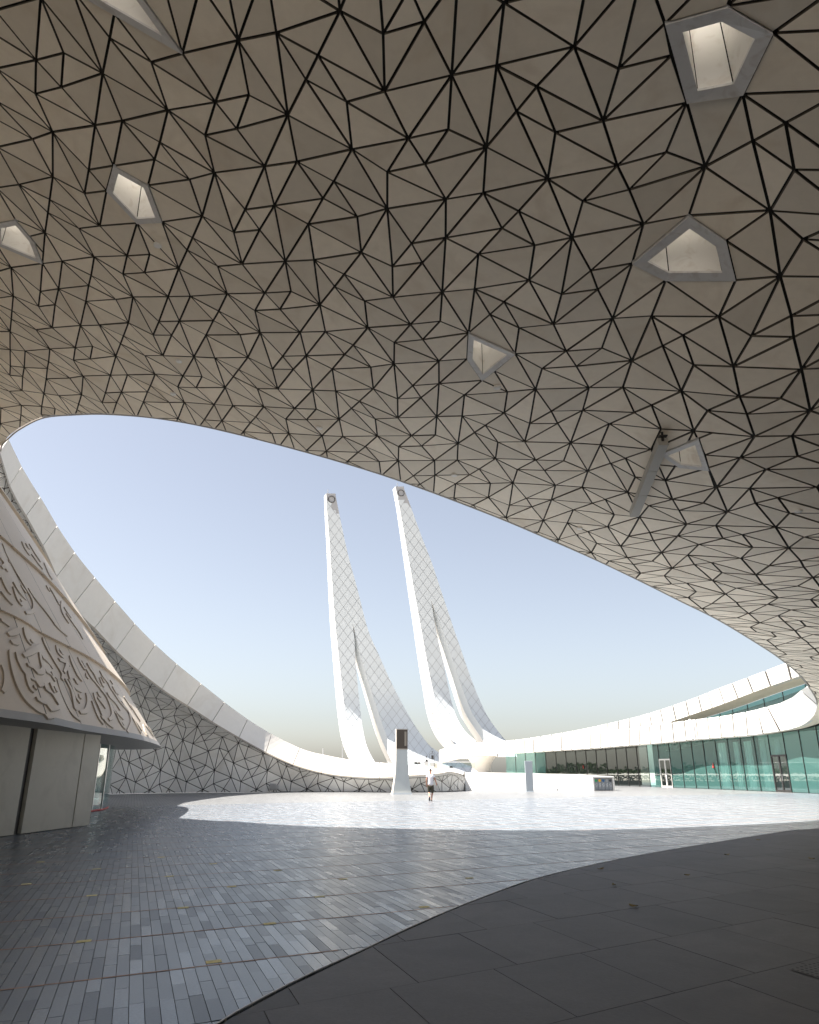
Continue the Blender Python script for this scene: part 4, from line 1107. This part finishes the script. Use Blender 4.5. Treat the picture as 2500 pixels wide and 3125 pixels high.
# ------------------------------------------------------------------ small things on the terrace
bal = empty('glass_balustrade'); tag(bal, 'clear glass balustrade on the terrace below the minarets', 'balustrade')
us = np.linspace(1180, 1450, 11)
rl = []
for a, b in zip(us[:-1], us[1:]):
    p, q = at(a + .4, 2342, 98), at(b - .4, 2342, 98); u_, v_ = at(a + .4, 2325.5, 98), at(b - .4, 2325.5, 98)
    mesh('glass_panel', [p, q, v_, u_], [[0, 1, 2, 3]], M['glass_clear'], bal); rl.append(u_); rl.append(v_)
b = MB(); b.tube(rl, .05, 6)
b.build('handrail', M['steel'], bal)
def flood(u, v, Y, rz, label):
    p = at(u, v, Y); r = empty('floodlight', tuple(p), rz); r.scale = (.5, .5, .5); tag(r, label, 'floodlight', 'floodlights on the terrace')
    b = MB(); b.box((0, 0, .42), (.62, .28, .36), taper=.8); b.build('lamp_head', M['dark'], r)
    b = MB(); b.tube([(-.35, 0, .4), (-.35, 0, .05), (.35, 0, .05), (.35, 0, .4)], .035, 5); b.box((0, 0, .03), (.4, .3, .06)); b.build('bracket', M['steel'], r)
flood(1269, 2336, 74, .5, 'left floodlight of the pair on the white roof behind the totem')
flood(1279, 2336.5, 74, -.6, 'right floodlight of the pair on the white roof behind the totem')
flood(1377, 2348, 73, .2, 'single floodlight on the white roof right of the walking man')
def camgear(u, v, Y, h, label):
    p = at(u, v, Y); r = empty('projector_rig', tuple(p)); r.scale = (.46, .46, .46); tag(r, label, 'projector rig', 'equipment rigs on the terrace')
    b = MB()
    for s_ in (-.5, .5): b.tube([(s_, 0, 0), (s_, 0, h)], .035, 5)
    b.tube([(-.5, 0, h), (.5, 0, h)], .035, 5); b.tube([(-.5, 0, h * .6), (.5, 0, h * .6)], .03, 5); b.build('frame', M['dark'], r)
    b = MB(); b.box((.1, 0, h * .75), (.5, .35, h * .28)); b.tube([(.0, 0, h), (.05, 0, h + .35)], .05, 6); b.lathe([(.05, 0), (.12, .06), (.12, .2), (.04, .26)], (.05, 0, h + .3), 8); b.build('projector', M['dark'], r)
    b = MB(); b.box((0, .1, .42), (.82, .5, .8)); bevel(b.build('cabinet', M['steel'], r), .02)
camgear(1301, 2338, 76, 1.5, 'shorter equipment frame with grey cabinet on the white roof')
camgear(1319, 2340, 76, 2.6, 'taller equipment frame with mast on the white roof')
b = MB(); b.box(at(1329, 2337, 76.2), (.40, .3, .5)); o = bevel(b.build('vent_cabinet', M['wallpanel']), .02); tag(o, 'beige louvred cabinet beside the taller equipment frame', 'cabinet')
for u0, v0, v1, Y, lab in ((1045.5, 2318, 2262, 80, 'thin flagpole left of the left minaret foot'), (986, 2302, 2283, 72, 'short thin mast on the white ribbon wall')):
    b = MB(); b.tube([at(u0, v0 + 4, Y), at(u0, v1, Y)], [.05, .03], 6); o = b.build('mast', M['cap']); tag(o, lab, 'mast')

# hanging beam under the canopy and round detectors
p0, p1 = hit_soffit(2020, 1318), hit_soffit(1932, 1540); p0[2] -= .26; p1[2] -= .30
e = (p1 - p0) / np.linalg.norm(p1 - p0)
bmx = empty('ceiling_beam', tuple(p0)); tag(bmx, 'long beige box beam hung under the canopy beside the right skylights', 'ceiling fitting')
mid = (p1 - p0) / 2; L = np.linalg.norm(p1 - p0); rz = math.atan2(e[1], e[0])
for k in range(3):
    b = MB(); c = (p1 - p0) * ((k + .5) / 3); b.box((0, 0, 0), (L / 3 - .012, .26, .22)); o = bevel(b.build('beam_section', M['lampbar'], bmx), .01); o.location = c; o.rotation_euler = (0, -math.asin(e[2]), rz)
b = MB(); b.tube([(0, 0, 0), (0, 0, .25)], .035, 6); b.tube([tuple((p1 - p0) * .8), tuple((p1 - p0) * .8 + np.array([0, 0, .27]))], .035, 6); b.box((.0, .0, .12), (.2, .2, .03)); b.build('hanger', M['dark'], bmx)
for u, v in ((482, 747), (547, 1101), (529, 1201), (1518, 1181), (1770, 1611), (2437, 1558), (2200, 1783), (1387, 1449), (975, 1305)):
    p = hit_soffit(u, v); b = MB(); b.lathe([(.07, -.05), (.10, -.03), (.10, .02)], (p[0], p[1], p[2]), 14)
    o = b.build('ceiling_detector', M['shaft']); tag(o, 'small pale round detector stuck on a canopy soffit panel', 'detector', 'round detectors on the soffit')

# stickers and leaves on the pavement, drain grate
ys_ = [(-1.68, 7.25), (-1.5, 8.95), (-3.15, 8.07), (-2.73, 9.94), (-4.22, 10.88), (-1.17, 10.78), (-2.54, 11.69), (-5.62, 11.95), (-3.78, 12.8), (-1.0, 12.48), (-5.3, 13.73), (-2.19, 13.54), (-6.75, 14.77), (-4.79, 15.56), (-3.51, 14.48), (.95, 12.6), (.2, 10.0)]
for i, (x, y) in enumerate(ys_):
    b = MB(); a = E1 * .068; c = E2 * .055; q = np.array([x, y]) + E2 * .06; b.add([(*(q - a - c), .003), (*(q + a - c), .003), (*(q + a + c), .003), (*(q - a + c), .003)], [[0, 1, 2, 3]])
    o = b.build('floor_marker', M['yellow']); tag(o, 'small yellow rectangular marker stuck beside a paving joint', 'floor marker', 'yellow markers on the paving')
for i, (x, y) in enumerate([(945, 375), (862, 285), (805, 215), (1338, 155), (1170, 243), (1695, 172), (1470, 92)]):
    p = atz(1250 + x / 1.38, 2500 + y / 1.38); b = MB(); r = .035 + .02 * random.random(); a0 = random.random() * 6; V = []
    for k in range(9): q = 2 * math.pi * k / 9; V.append((p[0] + r * 1.5 * math.cos(q) * math.cos(a0) - r * .6 * math.sin(q) * math.sin(a0), p[1] + r * 1.5 * math.cos(q) * math.sin(a0) + r * .6 * math.sin(q) * math.cos(a0), .02 + .012 * math.cos(2 * q) + .012))
    b.add(V, [list(range(9))]); o = b.build('fallen_leaf', M['leaf']); tag(o, 'small dry fallen leaf lying on the dark slabs', 'leaf', 'leaves on the dark slabs')
dr = empty('drain_grate', (0, 0, 0)); P = [np.array(p) for p in [(3.14, 6.99), (3.62, 7.31), (3.74, 6.98), (3.25, 6.66)]]
mesh('plate', [(*p, .017) for p in P], [[0, 3, 2, 1]], M['slab'], dr, tint=.4)
hb = MB()
for i in range(9):
    for j in range(7):
        c = P[0] + (P[1] - P[0]) * (i + .5) / 9 + (P[3] - P[0]) * (j + .5) / 7; hb.add([(c[0] + .013 * math.cos(q), c[1] + .013 * math.sin(q), .0175) for q in np.linspace(0, 2 * math.pi, 8, endpoint=False)], [list(range(8))])
hb.build('holes', M['seam'], dr); tag(dr, 'perforated drain plate set in the dark slabs', 'drain')

# ------------------------------------------------------------------ the walking man
man = empty('person', (1.22, 45.1, 0)); tag(man, 'man walking away in white shirt, dark patterned shorts and sandals', 'person')
def skin_mesh(name, verts, edges, radii, m, parent, sub=2, root=0):
    me = bpy.data.meshes.new(name); me.from_pydata(verts, edges, []); o = bpy.data.objects.new(name, me); COL.objects.link(o); o.parent = parent
    md = o.modifiers.new('skin', 'SKIN'); md.use_smooth_shade = True
    for i, r in enumerate(radii):
        d = me.skin_vertices[0].data[i]; d.radius = (r, r) if np.isscalar(r) else r; d.use_root = (i == root)
    s = o.modifiers.new('sub', 'SUBSURF'); s.levels = s.render_levels = sub; me.materials.append(m); return o
K = 1.0
bv = [(0, 0, .93), (0, 0, 1.10), (0, .01, 1.28), (0, .0, 1.41), (0, .0, 1.49), (0, .01, 1.56), (0, .02, 1.66), (0, .015, 1.73),
      (-.17, 0, 1.40), (-.235, -.02, 1.16), (-.235, .04, .92), (-.22, .07, .84), (-.205, .075, .77),
      (.17, 0, 1.40), (.25, -.06, 1.17), (.32, .02, .98), (.345, .06, .92), (.335, .09, .87),
      (-.09, 0, .86), (-.10, .05, .50), (-.075, -.22, .26), (-.075, -.27, .18), (-.075, -.22, .06),
      (.09, 0, .86), (.10, .10, .48), (.045, .10, .12), (.045, .09, .05), (.05, .22, .035)]
be = [(0, 1), (1, 2), (2, 3), (3, 4), (4, 5), (5, 6), (6, 7), (3, 8), (8, 9), (9, 10), (10, 11), (11, 12), (3, 13), (13, 14), (14, 15), (15, 16), (16, 17), (0, 18), (18, 19), (19, 20), (20, 21), (21, 22), (0, 23), (23, 24), (24, 25), (25, 26), (26, 27)]
brd = [(.13, .10), (.125, .09), (.14, .10), (.10, .08), .055, .06, (.075, .09), (.06, .07), .06, .045, .034, (.02, .04), (.015, .03), .06, .045, .034, (.02, .04), (.015, .03), (.085, .085), (.06, .06), (.042, .045), .035, (.04, .025), (.085, .085), (.06, .06), (.042, .042), .038, (.04, .025)]
body = skin_mesh('body', bv, be, brd, M['skin'], man)
sv = [(0, 0, .78), (0, 0, 1.0), (0, .0, 1.18), (0, .0, 1.34), (0, 0, 1.43), (-.15, 0, 1.41), (-.22, -.005, 1.26), (.15, 0, 1.41), (.225, -.03, 1.26)]
skin_mesh('shirt', sv, [(0, 1), (1, 2), (2, 3), (3, 4), (3, 5), (5, 6), (3, 7), (7, 8)], [(.178, .135), (.172, .13), (.172, .125), (.15, .11), (.07, .07), (.085, .08), (.078, .078), (.085, .08), (.078, .078)], M['shirt'], man)
hv = [(0, 0, .93), (-.085, .0, .80), (-.10, .035, .60), (-.098, .03, .42), (.085, .0, .80), (.10, .06, .60), (.10, .085, .40)]
skin_mesh('shorts', hv, [(0, 1), (1, 2), (2, 3), (0, 4), (4, 5), (5, 6)], [(.16, .125), (.105, .11), (.10, .10), (.105, .095), (.105, .11), (.105, .10), (.11, .095)], M['shorts'], man)
skin_mesh('hair', [(0, .0, 1.655), (0, .005, 1.70), (0, .02, 1.745)], [(0, 1), (1, 2)], [(.078, .085), (.085, .098), (.062, .075)], M['hair'], man)
b = MB()
for s_ in (-1, 1): b.lathe([(.012, -.03), (.02, 0), (.012, .03)], (s_ * .082, .03, 1.635), 8)
b.build('ear', M['skin'], man)
def sandal(c, rx):
    b = MB(); N = 14; V = []
    for zz in (0, .03):
        for k in range(N):
            q = 2 * math.pi * k / N; V.append((.05 * math.cos(q) * (1.05 if math.sin(q) > 0 else .85), .135 * math.sin(q), zz))
    b.add(V, [list(range(N))[::-1], list(range(N, 2 * N))] + [[k, (k + 1) % N, N + (k + 1) % N, N + k] for k in range(N)])
    b.tube([(-.045, .03, .03), (0, .05, .085), (.045, .03, .03)], .012, 5)
    o = b.build('sandal', M['sole'], man); o.location = c; o.rotation_euler = (rx, 0, 0)
sandal((-.075, -.285, .125), math.radians(-72)); sandal((.045, .14, .002), 0)
for s_, hx, hy, hz in ((-1, -.205, .075, .79), (1, .335, .09, .89)):  # fingers
    b = MB()
    for k in range(4):
        fx = hx + (k - 1.5) * .004; fy = hy + (k - 1.5) * .02
        b.tube([(fx, fy, hz), (fx + .004 * s_, fy + .01, hz - .045), (fx - .006 * s_, fy + .03, hz - .082 + abs(k - 1.5) * .01)], [.0095, .009, .007], 6)
    b.tube([(hx - .012 * s_, hy + .03, hz + .03), (hx - .02 * s_, hy + .055, hz), (hx - .02 * s_, hy + .06, hz - .03)], [.012, .01, .008], 6)
    b.build('fingers', M['skin'], man)
b = MB(); b.tube([(-.262, .03, .93), (-.208, .05, .93)], .028, 8); b.build('wristwatch', M['dark'], man)

# ------------------------------------------------------------------ hedges beyond the courtyard (seen mirrored in the glass)
def hedge(x0, y0, x1, y1, h, label):
    V = []; Fs = []; tn = []; L = math.hypot(x1 - x0, y1 - y0)
    for k in range(int(L * 110)):
        f = random.random(); x = x0 + (x1 - x0) * f + random.gauss(0, .5); y = y0 + (y1 - y0) * f + random.gauss(0, .5); z = h * random.random() ** .7 * (.8 + .2 * math.sin(f * L * .7))
        s_ = .14 + .12 * random.random(); a = random.random() * 6.3; t = random.gauss(0, .6); n0 = len(V)
        ux, uy = math.cos(a) * s_, math.sin(a) * s_
        V += [(x - ux, y - uy, z), (x + ux * .1, y, z - s_ * .6 + t * .05), (x + ux, y + uy, z + t * .1), (x, y + uy * .2, z + s_ * .8)]; Fs.append([n0, n0 + 1, n0 + 2, n0 + 3]); tn.append(random.random())
    r = empty('hedge', ((x0 + x1) / 2, (y0 + y1) / 2, 0)); r.location = (0, 0, 0)
    o = mesh('foliage', V, Fs, M['hedge'], r, tint=tn); tag(o, kind='stuff'); tag(r, label, 'hedge'); return r
hedge(-48, 117, -13.5, 136, 3.4, 'low clipped hedge far beyond the courtyard wall')
